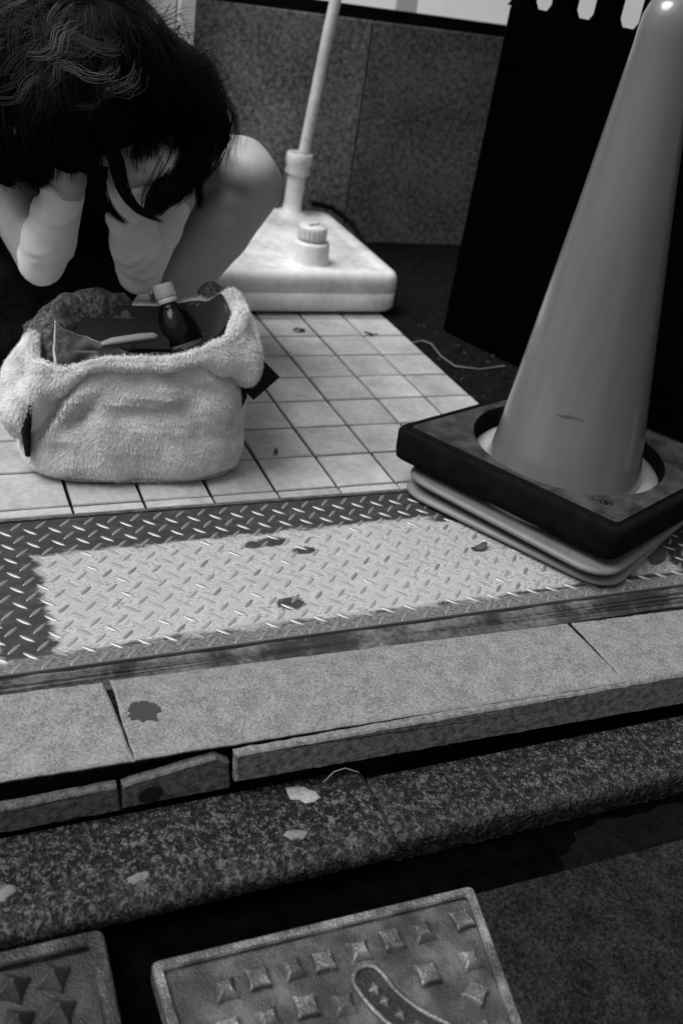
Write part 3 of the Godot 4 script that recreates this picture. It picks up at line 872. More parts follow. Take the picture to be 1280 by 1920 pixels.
func bag() -> void:
	var t := thing("bag", "pale plush tote bag with rolled cuff standing open on the tiles", "bag", U(-1.88, 0, 4.5), -0.12)
	var nz := FastNoiseLite.new(); nz.seed = 5; nz.frequency = 9.0; nz.fractal_octaves = 3
	var n := 120
	var rings := []
	var inner := []
	# creases on the front: angle, height, direction of the groove, depth, length
	var creases := [[128.0, 1.2, -0.9, 0.10, 0.5], [112.0, 1.05, -0.75, 0.10, 0.55], [84.0, 1.22, -0.35, 0.06, 0.5], [136.0, 0.9, -1.1, 0.07, 0.35], [65.0, 1.5, 0.3, 0.05, 0.35], [120.0, 0.55, 0.1, 0.04, 0.4]]
	var prof := []
	for k in 5: prof.append([0, 0.2 + 0.2 * k])
	for k in 19: prof.append([1, k / 18.0])
	for k in 7: prof.append([2, (k + 1) / 7.0])
	for k in 7: prof.append([3, (k + 1) / 7.0])
	for k in 4: prof.append([4, (k + 1) / 4.0])
	for pr in prof:
		var ring := PackedVector3Array()
		for i in n:
			var th := TAU * i / n
			var dg := rad_to_deg(th)
			var H := table(rim_h, dg); var F := table(fold_l, dg)
			var p: Vector3
			var u: float = pr[1]
			if pr[0] == 0:
				p = bag_outline(th, 0.94 * u); p.y = 0.01 + 0.04 * u * u
			elif pr[0] == 1:
				var sc := 0.94 + 0.09 * sin(PI * pow(u, 0.5)) - 0.12 * u
				if u < 0.15: sc -= 0.06 * pow(1 - u / 0.15, 2)
				p = bag_outline(th, sc)
				p.y = lerpf(0.05, H - 0.05, u)
			else:
				var o := bag_outline(th, 1.0).normalized()
				var wr := bag_outline(th, 0.83)
				var fs := clampf(F * 1.4, 0.35, 1.0)
				if pr[0] == 2:
					var a := PI * u
					p = wr + o * (0.11 - 0.11 * cos(a)) * fs; p.y = H - 0.05 + 0.17 * sin(a) * fs
				elif pr[0] == 3:
					var bulge := 0.22 * fs + 0.26 * sin(PI * clampf(u * 0.8, 0, 1)) * clampf(F, 0.0, 1.0) + 0.08 * F * u
					p = wr + o * bulge; p.y = H - 0.05 - F * u
				else:
					var a := PI * u
					p = wr + o * (0.22 * fs + 0.26 * sin(PI * 0.8) * clampf(F, 0.0, 1.0) + 0.08 * F + (-0.09 + 0.09 * cos(a)) * fs * 1.6); p.y = H - 0.05 - F - 0.06 * sin(a)
			var q := p * S
			var nd := Vector3(p.x, 0, p.z).normalized()
			var amp := 0.085 if pr[0] >= 1 else 0.0
			p += nd * nz.get_noise_3dv(q) * amp + Vector3.UP * nz.get_noise_3dv(q + Vector3.ONE) * amp * 0.5
			if pr[0] == 1:
				for c in creases:
					var du: float = wrapf(dg - c[0], -180, 180) / 38.0; var dv: float = p.y - c[1]
					var along := du * cos(c[2]) + dv * sin(c[2]); var off := -du * sin(c[2]) + dv * cos(c[2])
					var g := exp(-pow(along / c[4], 2.0) * 2.0)
					p += nd * g * 1.7 * (-c[3] * exp(-pow(off / 0.13, 2.0)) + c[3] * 0.7 * exp(-pow((off - 0.22) / 0.15, 2.0)))
			ring.append(p * S)
		rings.append(ring)
	var so := Soup.new().loft(rings, true, false, 0)
	var fur_m := mat(0.56, 0.95, 0.2); fur_m.rim_enabled = true; fur_m.rim = 0.5
	var body := obj("plush_body", so, fur_m, t)
	# fur: short tapered fibres planted over the outside
	var blade := ArrayMesh.new()
	var ba := []; ba.resize(Mesh.ARRAY_MAX)
	ba[Mesh.ARRAY_VERTEX] = PackedVector3Array([Vector3(-0.5, 0, 0), Vector3(0.5, 0, 0), Vector3(0.35, 0.6, 0.0), Vector3(-0.35, 0.6, 0.0), Vector3(0, 1, 0.0)])
	ba[Mesh.ARRAY_NORMAL] = PackedVector3Array([Vector3.BACK, Vector3.BACK, Vector3.BACK, Vector3.BACK, Vector3.BACK])
	ba[Mesh.ARRAY_INDEX] = PackedInt32Array([0, 2, 1, 0, 3, 2, 3, 4, 2])
	blade.add_surface_from_arrays(Mesh.PRIMITIVE_TRIANGLES, ba)
	var swirl := FastNoiseLite.new(); swirl.seed = 8; swirl.frequency = 14.0
	var tone_n := FastNoiseLite.new(); tone_n.seed = 18; tone_n.frequency = 22.0; tone_n.fractal_octaves = 3
	var xf := []
	var vv := so.v
	for k in range(0, vv.size(), 3):
		var a := vv[k]; var b := vv[k + 1]; var c := vv[k + 2]
		var cr := (b - a).cross(c - a)
		var ar := cr.length() * 0.5
		if a.y < 0.004 or ar < 1e-9: continue
		var row := (k / 3) / (2 * n)
		var flip := -1.0 if row >= 23 and row < 41 else 1.0
		var nrm := cr.normalized() * flip
		var want := ar * 900000.0
		var cnt := int(want) + (1 if rng.randf() < want - int(want) else 0)
		for q in cnt:
			var r1 := sqrt(rng.randf()); var r2 := rng.randf()
			var p := a * (1 - r1) + b * (r1 * (1 - r2)) + c * (r1 * r2)
			var sw := swirl.get_noise_3dv(p) * 1.7
			var flow := Vector3(sin(sw), -cos(sw) * 0.8, 0.2 * sin(sw * 2)).slide(nrm)
			xf.append([p, nrm, flow])
	# the soup is not oriented yet: outward is away from the middle ring for the wall, checked by the mesh's signed volume
	var vol := 0.0
	for k in range(0, vv.size(), 3): vol += vv[k].dot(vv[k + 1].cross(vv[k + 2]))
	var sg := 1.0 if vol > 0 else -1.0
	var mm := MultiMesh.new(); mm.transform_format = MultiMesh.TRANSFORM_3D; mm.use_colors = true
	mm.mesh = blade; mm.instance_count = xf.size()
	for k in xf.size():
		var e: Array = xf[k]
		var nrm: Vector3 = e[1] * sg
		var dir: Vector3 = (nrm * rng.randf_range(0.2, 0.6) + e[2] * 0.9 + Vector3(rng.randfn(), rng.randfn(), rng.randfn()) * 0.22).normalized()
		var sx: Vector3 = dir.cross(nrm + Vector3(0.01, 0.02, 0.03)).normalized()
		var sz: Vector3 = sx.cross(dir).normalized()
		var ln := rng.randf_range(0.0035, 0.0075)
		var wd := rng.randf_range(0.00045, 0.0008)
		mm.set_instance_transform(k, Transform3D(Basis(sx * wd, dir * ln, sz * wd), e[0]))
		var v := clampf(0.74 + 0.2 * tone_n.get_noise_3dv(e[0]) + rng.randf_range(-0.06, 0.06), 0.3, 0.85)
		mm.set_instance_color(k, Color(v, v, v))
	var fm := mat(1.0, 0.9, 0.2); fm.vertex_color_use_as_albedo = true
	fm.rim_enabled = true; fm.rim = 0.4
	var mi := MultiMeshInstance3D.new(); mi.multimesh = mm; mi.material_override = fm; mi.name = "fur"
	mi.set_meta("kind", "stuff")
	t.add_child(mi)
	# lining: from the cuff down to the floor inside
	var lr := []
	for k in 8:
		var u := k / 7.0
		var ring := PackedVector3Array()
		for i in n:
			var th := TAU * i / n
			var H := table(rim_h, rad_to_deg(th))
			var p := bag_outline(th, lerpf(0.8, 0.66, minf(1.0, u * 2.0))); p.y = lerpf(H + 0.02, 0.35, u)
			var q := p * S
			p += Vector3(p.x, 0, p.z).normalized() * nz.get_noise_3dv(q * 2.0) * 0.12 * sin(PI * u)
			ring.append(p * S)
		lr.append(ring)
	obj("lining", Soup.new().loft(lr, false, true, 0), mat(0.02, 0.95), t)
	# straps at both ends
	var strap: Material = M.dark_cloth
	obj("strap", tube([U(1.4, 1.75, 0.45), U(1.52, 1.5, 0.5), U(1.57, 1.22, 0.52), U(1.52, 0.98, 0.52)], [0.09 * S, 0.12 * S, 0.12 * S, 0.07 * S], 10, 0.35), strap, t)
	obj("strap_tab", slab(PackedVector2Array([Vector2(-0.22, -0.26) * S, Vector2(0.22, -0.26) * S, Vector2(0.22, 0.26) * S, Vector2(-0.22, 0.26) * S]), [Vector2(0, -0.02 * S), Vector2(0, 0.015 * S), Vector2(0.001, 0.02 * S)]), strap, t, U(1.73, 1.5, 0.55)).basis = Basis(Vector3.BACK, -0.75) * Basis(Vector3.RIGHT, PI / 2)
	obj("strap", tube([U(-1.46, 1.2, 0.86), U(-1.52, 0.8, 0.9), U(-1.5, 0.42, 0.92)], [0.13 * S, 0.14 * S, 0.08 * S], 10, 0.5), strap, t)
	bag_contents()

func bag_contents() -> void:
	# crumpled cloth round the inside of the opening
	var cl := mat(0.13, 0.95)
	cl.albedo_texture = mix_tex(19, [[0.02, 0.6, FastNoiseLite.TYPE_SIMPLEX_SMOOTH, 2], [0.06, 0.8, FastNoiseLite.TYPE_CELLULAR, 1]], 0.05, 1.0, 2.4, 1.5); cl.uv1_triplanar = true; cl.uv1_scale = Vector3.ONE * 9.0
	var f := Field.new(U(-3.6, 1.0, 2.9), U(-0.1, 2.6, 4.9), 0.0065)
	var c := func(p: Array, r: Array) -> void: f.chain(p, r, 0.012)
	c.call([U(-3.15, 1.35, 4.3), U(-3.12, 1.72, 3.9), U(-2.75, 1.9, 3.55), U(-2.3, 1.93, 3.4), U(-1.9, 1.85, 3.4), U(-1.5, 1.75, 3.5)], [0.012, 0.022, 0.02, 0.024, 0.02, 0.014])
	c.call([U(-3.0, 1.35, 4.4), U(-2.95, 1.6, 4.1), U(-2.8, 1.75, 3.8), U(-2.55, 1.7, 3.6)], [0.016, 0.02, 0.018, 0.012])
	c.call([U(-2.4, 1.9, 3.45), U(-2.15, 1.75, 3.6), U(-1.95, 1.55, 3.75)], [0.018, 0.016, 0.01])
	c.call([U(-2.1, 1.9, 3.4), U(-1.85, 1.72, 3.55), U(-1.6, 1.5, 3.7)], [0.018, 0.014, 0.01])
	f.wrinkle(nz_of(40, 26.0, 3), 0.011)
	tag(obj("scarf", bodies([f]), cl), "crumpled grey patterned cloth along the left and rear of the bag's opening", "scarf")
	f = Field.new(U(-1.2, 1.2, 3.0), U(0.1, 2.7, 4.9), 0.0065)
	f.chain([U(-0.62, 1.6, 4.0), U(-0.58, 2.0, 3.75), U(-0.5, 2.2, 3.6), U(-0.36, 2.1, 3.7), U(-0.28, 1.7, 4.0)], [0.014, 0.017, 0.018, 0.017, 0.012], 0.01)
	f.chain([U(-0.45, 2.2, 3.6), U(-0.22, 2.15, 3.75), U(-0.15, 1.9, 4.0)], [0.014, 0.016, 0.012], 0.01)
	f.wrinkle(nz_of(41, 30.0, 3), 0.009)
	tag(obj("cloth", bodies([f]), tone_flat(cl, 0.16)), "loop of grey cloth beside the bottle at the right end of the bag", "cloth")
	# drink bottle
	var b := thing("bottle", "dark drink bottle with white screw cap leaning in the plush bag", "bottle", U(-0.93, 1.2, 4.12))
	b.basis = Basis(Quaternion(Vector3.UP, U(-1.27, 2.25, 3.66) - U(-0.93, 1.2, 4.12)).normalized())
	var L := 1.2 * S
	var gm := mat(0.004, 0.12, 0.3)
	obj("body", lathe([Vector2(0.0, -0.6 * S), Vector2(0.3 * S, -0.58 * S), Vector2(0.33 * S, -0.5 * S), Vector2(0.33 * S, 0.5 * S), Vector2(0.32 * S, 0.6 * S), Vector2(0.25 * S, 0.78 * S), Vector2(0.16 * S, 0.95 * S), Vector2(0.12 * S, 1.0 * S), Vector2(0.12 * S, 1.08 * S)], 32, false), gm, b)
	obj("label", lathe([Vector2(0.336 * S, 0.0), Vector2(0.338 * S, 0.02 * S), Vector2(0.338 * S, 0.36 * S), Vector2(0.336 * S, 0.38 * S)], 32, false, false), mat(0.1, 0.5), b)
	var pt := obj("label_print", Soup.new().box(Vector3(-0.09 * S, 0.19 * S, 0.325 * S), Vector3(0.1, 0.15, 0.012) * S), mat(0.01, 0.6), b)
	pt.rotation.y = -0.25
	var cp := obj("cap", lathe([Vector2(0.145 * S, 1.02 * S), Vector2(0.15 * S, 1.04 * S), Vector2(0.15 * S, 1.08 * S), Vector2(0.14 * S, 1.09 * S), Vector2(0.152 * S, 1.1 * S), Vector2(0.152 * S, 1.28 * S), Vector2(0.135 * S, 1.31 * S), Vector2(0.0, 1.315 * S)], 28, true, false), mat(0.62, 0.45), b)
	for k in 18:
		var an := TAU * k / 18
		obj("ridge", Soup.new().box(Vector3(cos(an) * 0.152 * S, 1.19 * S, sin(an) * 0.152 * S), Vector3(0.006, 0.075, 0.01) * S, Basis(Vector3.UP, -an)), mat(0.62, 0.45), cp)
	if L < 0: cp.visible = true
	# clear plastic pouch at the front left
	var p := thing("plastic_pouch", "clear shiny plastic pouch sticking up at the front left of the bag", "pouch")
	var clear := StandardMaterial3D.new()
	clear.albedo_color = Color(0.9, 0.9, 0.9, 0.3); clear.transparency = BaseMaterial3D.TRANSPARENCY_ALPHA; clear.roughness = 0.06
	var rows := []
	var nn := nz_of(44, 40.0)
	for j in 9:
		var v := j / 8.0
		var r := PackedVector3Array()
		for i in 17:
			var u := i / 16.0
			var top := lerpf(2.16, 1.74, pow(u, 0.6)) - 0.12 * sin(u * PI)
			if u > 0.62: top = lerpf(1.72, 1.6, (u - 0.62) / 0.38)
			var q := U(lerpf(-3.02, -1.75, u), lerpf(1.25, top, v), 4.62 - 0.25 * sin(u * 3.0) + 0.12 * u)
			q += Vector3(0, 0, 1) * nn.get_noise_3dv(q) * 0.012
			r.append(q)
		rows.append(r)
	obj("film", Soup.new().loft(rows, false, false, 0, false), clear, p)
	var edge := []
	for j in 9: edge.append(rows[j][0])
	obj("seal_edge", tube(edge, [0.007, 0.007, 0.0068, 0.0066, 0.006, 0.0052, 0.0042, 0.003, 0.0016], 8, 0.4), mat(0.75, 0.3), p)
	var hem := []
	for i in range(0, 11): hem.append(rows[8][i])
	obj("top_hem", tube(hem, 0.0007, 6), mat(0.5, 0.12), p)
	# folder and a rolled paper
	var fo := thing("folder", "flat dark grey folder lying across the inside of the bag", "folder", U(-2.05, 1.72, 4.0), -0.1)
	obj("cover", slab(rect(-0.78, -0.3, 0.78, 0.3), [Vector2(0, -0.05 * S), Vector2(0, 0.0), Vector2(0.001, 0.008 * S)]), mat(0.014, 0.4, 0.3), fo)
	obj("sheets", slab(rect(-0.75, -0.27, 0.75, 0.34), [Vector2(0, -0.12 * S), Vector2(0, -0.06 * S)]), mat(0.2, 0.8), fo)
	fo.rotation.x = 0.45
	tag(obj("pen_case", tube([U(-2.36, 1.76, 4.52), U(-2.2, 1.79, 4.5), U(-1.8, 1.83, 4.46), U(-1.6, 1.84, 4.44), U(-1.54, 1.84, 4.43)], [0.005, 0.0085, 0.009, 0.0085, 0.004], 14, 0.7), mat(0.22, 0.45)), "slim pale rounded case lying near the front of the bag", "case")
	# dark filling so that the floor of the bag is not bare
	var fill := Soup.new()
	var rr := []
	for k in 5:
		var r := PackedVector3Array()
		for i in 24:
			var th := TAU * i / 24
			var w := bag_outline(th, 0.76 * (1.0 - k / 5.0))
			r.append(U(-1.93 + w.x, 1.12 + 0.12 * k + 0.06 * sin(th * 3 + k), 4.32 + w.z))
		rr.append(r)
	tag(obj("jumper", fill.loft(rr, false, true, 0), M.dark_cloth), "black folded garment filling the bottom of the bag", "garment")

func nz_of(seed_: int, freq: float, oct := 2) -> FastNoiseLite:
	var n := FastNoiseLite.new(); n.seed = seed_; n.frequency = freq; n.fractal_octaves = oct
	return n

func tone_flat(m: StandardMaterial3D, a: float) -> StandardMaterial3D:
	var c: StandardMaterial3D = m.duplicate()
	c.albedo_color = Color(a, a, a).linear_to_srgb()
	return c

# ------------------------------------------------------------------ person
func person() -> void:
	var t := thing("person", "person squatting with head bowed into both hands, dark hair, pale arm sleeves", "person")
	# joints
	var elbR := U(-2.93, 2.3, 2.6); var wriR := U(-2.65, 3.78, 3.4); var shR := U(-3.75, 4.0, 0.9)
	var elbL := U(-1.43, 2.22, 2.7); var wriL := U(-1.88, 3.92, 3.52); var shL := U(-0.22, 4.08, 0.75)
	var kneeL := U(0.68, 3.5, 1.28)
	var f := Field.new(U(-5.6, 0.0, -3.2), U(1.7, 6.4, 4.3), 0.0105)
	f.chain([U(-1.7, 2.0, -1.6), U(-1.85, 3.1, -0.6), U(-1.95, 3.95, 0.4), U(-1.95, 4.55, 1.2), U(-1.95, 4.8, 2.0)], [0.1, 0.095, 0.1, 0.06, 0.052], 0.05)
	f.cap(shR, shL, 0.045, 0.045, 0.05)
	f.chain([shR, shR.lerp(elbR, 0.45), elbR], [0.05, 0.045, 0.035], 0.03)
	f.chain([elbR, elbR.lerp(wriR, 0.3), elbR.lerp(wriR, 0.85), wriR], [0.033, 0.038, 0.0275, 0.0262], 0.01)
	f.chain([shL, shL.lerp(elbL, 0.45), elbL], [0.05, 0.043, 0.034], 0.03)
	f.chain([elbL, elbL.lerp(wriL, 0.3), elbL.lerp(wriL, 0.85), wriL], [0.033, 0.038, 0.0275, 0.0262], 0.01)
	f.chain([U(-0.9, 2.2, -1.9), U(0.0, 2.95, -0.3), U(0.62, 3.52, 1.05), kneeL + U(0.06, 0.0, 0.12)], [0.085, 0.068, 0.05, 0.044], 0.03)
	f.chain([kneeL + U(0.17, -0.2, 0.0), U(0.36, 2.42, 0.95), U(-0.2, 1.6, 0.95), U(-0.6, 0.7, 1.05)], [0.05, 0.058, 0.052, 0.034], 0.008)
	carve(f, [U(0.36, 2.86, 1.56), U(0.18, 2.77, 1.54), U(-0.02, 2.66, 1.52), U(-0.24, 2.5, 1.48)])
	f.chain([U(-2.9, 2.2, -1.8), U(-3.8, 3.0, -0.1), U(-4.5, 3.7, 1.4)], [0.085, 0.07, 0.052], 0.03)
	f.chain([U(-4.5, 3.6, 1.45), U(-4.4, 2.3, 1.1), U(-3.75, 0.7, 1.2)], [0.05, 0.054, 0.03], 0.012)
	f.chain([U(-0.5, 0.7, 1.05), U(-0.45, 0.25, 1.2), U(-0.3, 0.15, 2.3)], [0.03, 0.028, 0.022], 0.02)
	f.chain([U(-3.75, 0.7, 1.2), U(-3.75, 0.25, 1.35), U(-3.85, 0.15, 2.4)], [0.03, 0.028, 0.022], 0.02)
	# head, bowed so that the face looks at the ground
	var h := Field.new(U(-3.5, 3.3, 1.3), U(-0.4, 6.3, 4.2), 0.006)
	var hc := U(-1.98, 5.0, 2.75)
	var fwd := Vector3(-0.05, -0.78, 0.62).normalized()      # where the face looks
	var upv := Vector3(-0.05, 0.62, 0.78).normalized()       # crown of the head
	var sd := upv.cross(fwd).normalized()
	h.cap(hc - fwd * 0.02, hc + upv * 0.02, 0.083, 0.08, 0.02)
	h.cap(hc + fwd * 0.02 - upv * 0.03, hc + fwd * 0.045 - upv * 0.06, 0.066, 0.045, 0.03)
	h.cap(hc + fwd * 0.09 + upv * 0.002, hc + fwd * 0.108 - upv * 0.024, 0.007, 0.012, 0.012)
	h.cap(hc + fwd * 0.06 - upv * 0.085, hc + fwd * 0.075 - upv * 0.088, 0.022, 0.014, 0.02)
	for s in [-1.0, 1.0]:
		h.cap(hc + fwd * 0.083 + upv * 0.004 + sd * 0.03 * s, hc + fwd * 0.083 + upv * 0.004 + sd * 0.036 * s, 0.011, 0.011, 0.01, true)
		h.cap(hc + fwd * 0.074 + upv * 0.004 + sd * 0.032 * s, hc + fwd * 0.074 + upv * 0.004 + sd * 0.034 * s, 0.011, 0.011, 0.004)
		h.cap(hc + sd * 0.082 * s - fwd * 0.01 + upv * 0.012, hc + sd * 0.08 * s - upv * 0.025, 0.014, 0.009, 0.008)
	h.cap(hc + fwd * 0.088 - upv * 0.05 - sd * 0.014, hc + fwd * 0.088 - upv * 0.05 + sd * 0.014, 0.007, 0.007, 0.008)
	h.cap(hc - upv * 0.05 - fwd * 0.02, U(-1.95, 4.7, 1.7), 0.052, 0.052, 0.03)
	# hands: palm, four fingers of unequal length, a thumb from the side
	var hands := [f, h]
	var hr := Field.new(U(-3.9, 3.5, 2.9), U(-2.2, 5.0, 4.4), 0.0038)
	hand(hr, wriR, U(-2.9, 4.28, 3.5), U(0.2, 0.2, 0.12), [U(-3.12, 4.42, 3.62), U(-3.34, 4.5, 3.68), U(-3.42, 4.6, 3.5)], -1.0)
	hands.append(hr)
	var hl := Field.new(U(-2.4, 3.5, 2.7), U(-0.5, 5.2, 4.2), 0.0038)
	hand(hl, wriL, U(-1.5, 4.3, 3.62), U(0.17, -0.24, 0.1), [U(-1.28, 4.52, 3.38), U(-1.15, 4.74, 3.05), U(-1.25, 4.86, 2.8)], 1.0)
	hands.append(hl)
	obj("body", bodies(hands), M.skin, t)
	# arm sleeves
	var wn := nz_of(3, 22.0, 3)
	for s in 2:
		var el: Vector3 = [elbR, elbL][s]; var wr: Vector3 = [wriR, wriL][s]; var sh: Vector3 = [shR, shL][s]
		var lo := el.min(wr).min(el.lerp(sh, 0.7)) - Vector3.ONE * 0.07
		var hi := el.max(wr).max(el.lerp(sh, 0.7)) + Vector3.ONE * 0.07
		var g := Field.new(lo, hi, 0.0055)
		if s == 1:
			g.chain([el, el.lerp(sh, 0.3), el.lerp(sh, 0.62)], [0.037, 0.043, 0.048], 0.008)
		g.chain([el, el.lerp(wr, 0.3), el.lerp(wr, 0.8), el.lerp(wr, [0.86, 0.9][s])], [0.0365, 0.0415, 0.0312, 0.0292], 0.004)
		# cut the end off square and roll its edge
		var ce := el.lerp(wr, [0.88, 0.92][s]); var cx := (wr - el).normalized()
		g.cap(ce + cx * 0.034, ce + cx * 0.05, 0.034, 0.05, 0.003, true)
		var q1 := cx.cross(Vector3(0.3, 0.2, 1)).normalized(); var q2 := cx.cross(q1)
		for i in 24:
			var a0 := TAU * i / 24; var a1 := TAU * (i + 1) / 24
			g.cap(ce + (q1 * cos(a0) + q2 * sin(a0)) * 0.0288, ce + (q1 * cos(a1) + q2 * sin(a1)) * 0.0288, 0.0022, 0.0022, 0.002)
		# creases round the forearm and the elbow
		var ax := (wr - el).normalized()
		for k in 7:
			var c := el.lerp(wr, [0.02, 0.16, 0.34, 0.72, 0.86, 0.25, 0.55][k])
			var e1 := ax.cross(Vector3(0.3, 0.2, 1)).normalized(); var e2 := ax.cross(e1)
			var rr: float = [0.0355, 0.0385, 0.0398, 0.0325, 0.0302, 0.0398, 0.036][k]
			var pts := []; var rad := []
			for i in 11:
				var a: float = [0.6, 1.4, 0.9, 1.8, 0.4, 2.2, 0.1][k] + PI * 0.5 + i * 0.2
				pts.append(c + (e1 * cos(a) + e2 * sin(a)) * rr + ax * 0.012 * sin(i * 0.5 + k))
				rad.append(0.0022 * sin(PI * (i + 0.5) / 11.0) + 0.0008)
			for i in 10: g.cap(pts[i], pts[i + 1], rad[i] * 1.2, rad[i + 1] * 1.2, 0.006)
		g.wrinkle(wn, 0.0016)
		obj("sleeve", bodies([g]), M.sleeve, t)
	# dark clothes
	var d := Field.new(U(-5.6, 0.3, -3.3), U(1.2, 5.4, 2.6), 0.012)
	d.chain([U(-1.7, 2.0, -1.6), U(-1.85, 3.1, -0.6), U(-1.95, 3.95, 0.4), U(-1.95, 4.5, 1.1)], [0.115, 0.108, 0.112, 0.074], 0.05)
	d.cap(shR, shL, 0.055, 0.055, 0.05)
	d.cap(shR, shR.lerp(elbR, 0.25), 0.06, 0.056, 0.02)
	d.cap(shL, shL.lerp(elbL, 0.22), 0.06, 0.056, 0.02)
	d.wrinkle(nz_of(21, 14.0), 0.008)
	obj("top", bodies([d]), M.dark_cloth, t)
	d = Field.new(U(-5.6, 0.0, -3.3), U(1.4, 4.8, 3.0), 0.012)
	d.cap(U(-1.0, 2.05, -1.9), U(-2.8, 2.05, -1.9), 0.11, 0.11, 0.04)
	d.cap(U(-0.9, 2.2, -1.9), U(-0.25, 2.72, -0.7), 0.098, 0.086, 0.03)
	d.cap(U(-2.9, 2.2, -1.8), U(-4.4, 3.6, 1.2), 0.1, 0.066, 0.04)
	d.chain([U(-2.2, 1.7, -0.4), U(-2.6, 1.35, 0.9), U(-2.9, 1.0, 1.7)], [0.1, 0.085, 0.06], 0.06)
	d.chain([U(-4.2, 2.6, 1.2), U(-3.9, 1.6, 1.5), U(-3.6, 0.7, 1.7)], [0.085, 0.08, 0.06], 0.05)
	d.cap(U(-3.3, 1.3, 1.4), U(-1.5, 1.3, 0.6), 0.07, 0.06, 0.06)
	d.wrinkle(nz_of(22, 12.0), 0.012)
	obj("skirt", bodies([d]), M.dark_cloth, t)
	for s in 2:
		var x: float = [-0.42, -3.78][s]
		var g := Field.new(U(x - 0.8, -0.1, 0.5), U(x + 0.8, 1.0, 3.3), 0.007)
		g.chain([U(x - 0.05, 0.36, 1.15), U(x, 0.3, 1.6), U(x + 0.08, 0.22, 2.45)], [0.038, 0.036, 0.026], 0.02)
		g.cap(U(x, 0.09, 1.1), U(x + 0.08, 0.08, 2.5), 0.012, 0.012, 0.02)
		obj("shoe", bodies([g]), M.rubber, t)
	hair(t)

func carve(f: Field, p: Array) -> void:
	for i in p.size() - 1: f.cap(p[i], p[i + 1], 0.008, 0.008, 0.01, true)

func hand(f: Field, wrist: Vector3, palm: Vector3, across: Vector3, tips: Array, side: float) -> void:
	var k := 0.008
	f.cap(wrist, wrist.lerp(palm, 0.4), 0.0262, 0.025, k)
	var kn := palm
	for i in 4:
		var o := across * (i - 1.5) * 0.62
		f.cap(wrist.lerp(palm, 0.35) + o * 0.55, kn + o, 0.0145, 0.0105, 0.008)
	for i in 4:
		var o := across * (i - 1.5) * 0.62
		var ln: float = [0.9, 1.0, 0.95, 0.78][i]
		var a := kn + o
		var p1: Vector3 = a + (tips[0] - kn) * ln + o * 0.12
		var p2: Vector3 = p1 + (tips[1] - tips[0]) * ln + o * 0.05
		var p3: Vector3 = p2 + (tips[2] - tips[1]) * ln
		f.cap(a, p1, 0.0105, 0.0095, 0.005)
		f.cap(p1, p2, 0.0097, 0.0085, 0.003)
		f.cap(p2, p3, 0.0086, 0.0072, 0.003)
	var th := wrist.lerp(palm, 0.25) - across * 1.1 * side
	var t2 := th + (palm - wrist) * 0.55 - across * 0.7 * side
	f.cap(wrist.lerp(palm, 0.2) - across * 0.4 * side, th, 0.016, 0.013, 0.012)
	f.cap(th, t2, 0.0125, 0.0105, 0.006)
	f.cap(t2, t2 + (palm - wrist) * 0.38 + across * 0.15 * side, 0.0105, 0.0085, 0.004)

# hair: a soft mass under strands that follow it and then hang
var caps := []
func hd(p: Vector3) -> float:
	var d := 1.0
	for c in caps:
		var ab: Vector3 = c[1] - c[0]
		var q: Vector3 = p - c[0]
		var t := clampf(q.dot(ab) / maxf(ab.length_squared(), 1e-9), 0.0, 1.0)
		var e: float = (q - ab * t).length() - lerpf(c[2], c[3], t)
		var h := maxf(0.03 - absf(d - e), 0.0) / 0.03
		d = minf(d, e) - h * h * 0.03 * 0.25
	return d
func hg(p: Vector3) -> Vector3:
	var e := 0.004
	var o := hd(p)
	return Vector3(hd(p + Vector3(e, 0, 0)) - o, hd(p + Vector3(0, e, 0)) - o, hd(p + Vector3(0, 0, e)) - o).normalized()

class Strands:
	var V := PackedVector3Array(); var N := PackedVector3Array(); var C := PackedColorArray(); var I := PackedInt32Array()
	func add(pts: PackedVector3Array, nrm: PackedVector3Array, w: float, tone: float) -> void:
		var n := pts.size()
		var b := V.size()
		for i in n:
			var d := (pts[mini(i + 1, n - 1)] - pts[maxi(i - 1, 0)]).normalized()
			var s := d.cross(nrm[i]).normalized()
			var k := w * (1.0 - pow(float(i) / (n - 1), 3.0) * 0.85) * 0.5
			V.append(pts[i] - s * k); V.append(pts[i] + s * k)
			N.append((nrm[i] - s * 0.5).normalized()); N.append((nrm[i] + s * 0.5).normalized())
			var c := Color(tone, tone, tone)
			C.append(c); C.append(c)
			if i:
				var j := b + i * 2
				for q in [j - 2, j, j - 1, j - 1, j, j + 1]: I.append(q)
	func mesh() -> ArrayMesh:
		var a := []; a.resize(Mesh.ARRAY_MAX)
		a[Mesh.ARRAY_VERTEX] = V; a[Mesh.ARRAY_NORMAL] = N; a[Mesh.ARRAY_COLOR] = C; a[Mesh.ARRAY_INDEX] = I
		var m := ArrayMesh.new(); m.add_surface_from_arrays(Mesh.PRIMITIVE_TRIANGLES, a)
		return m

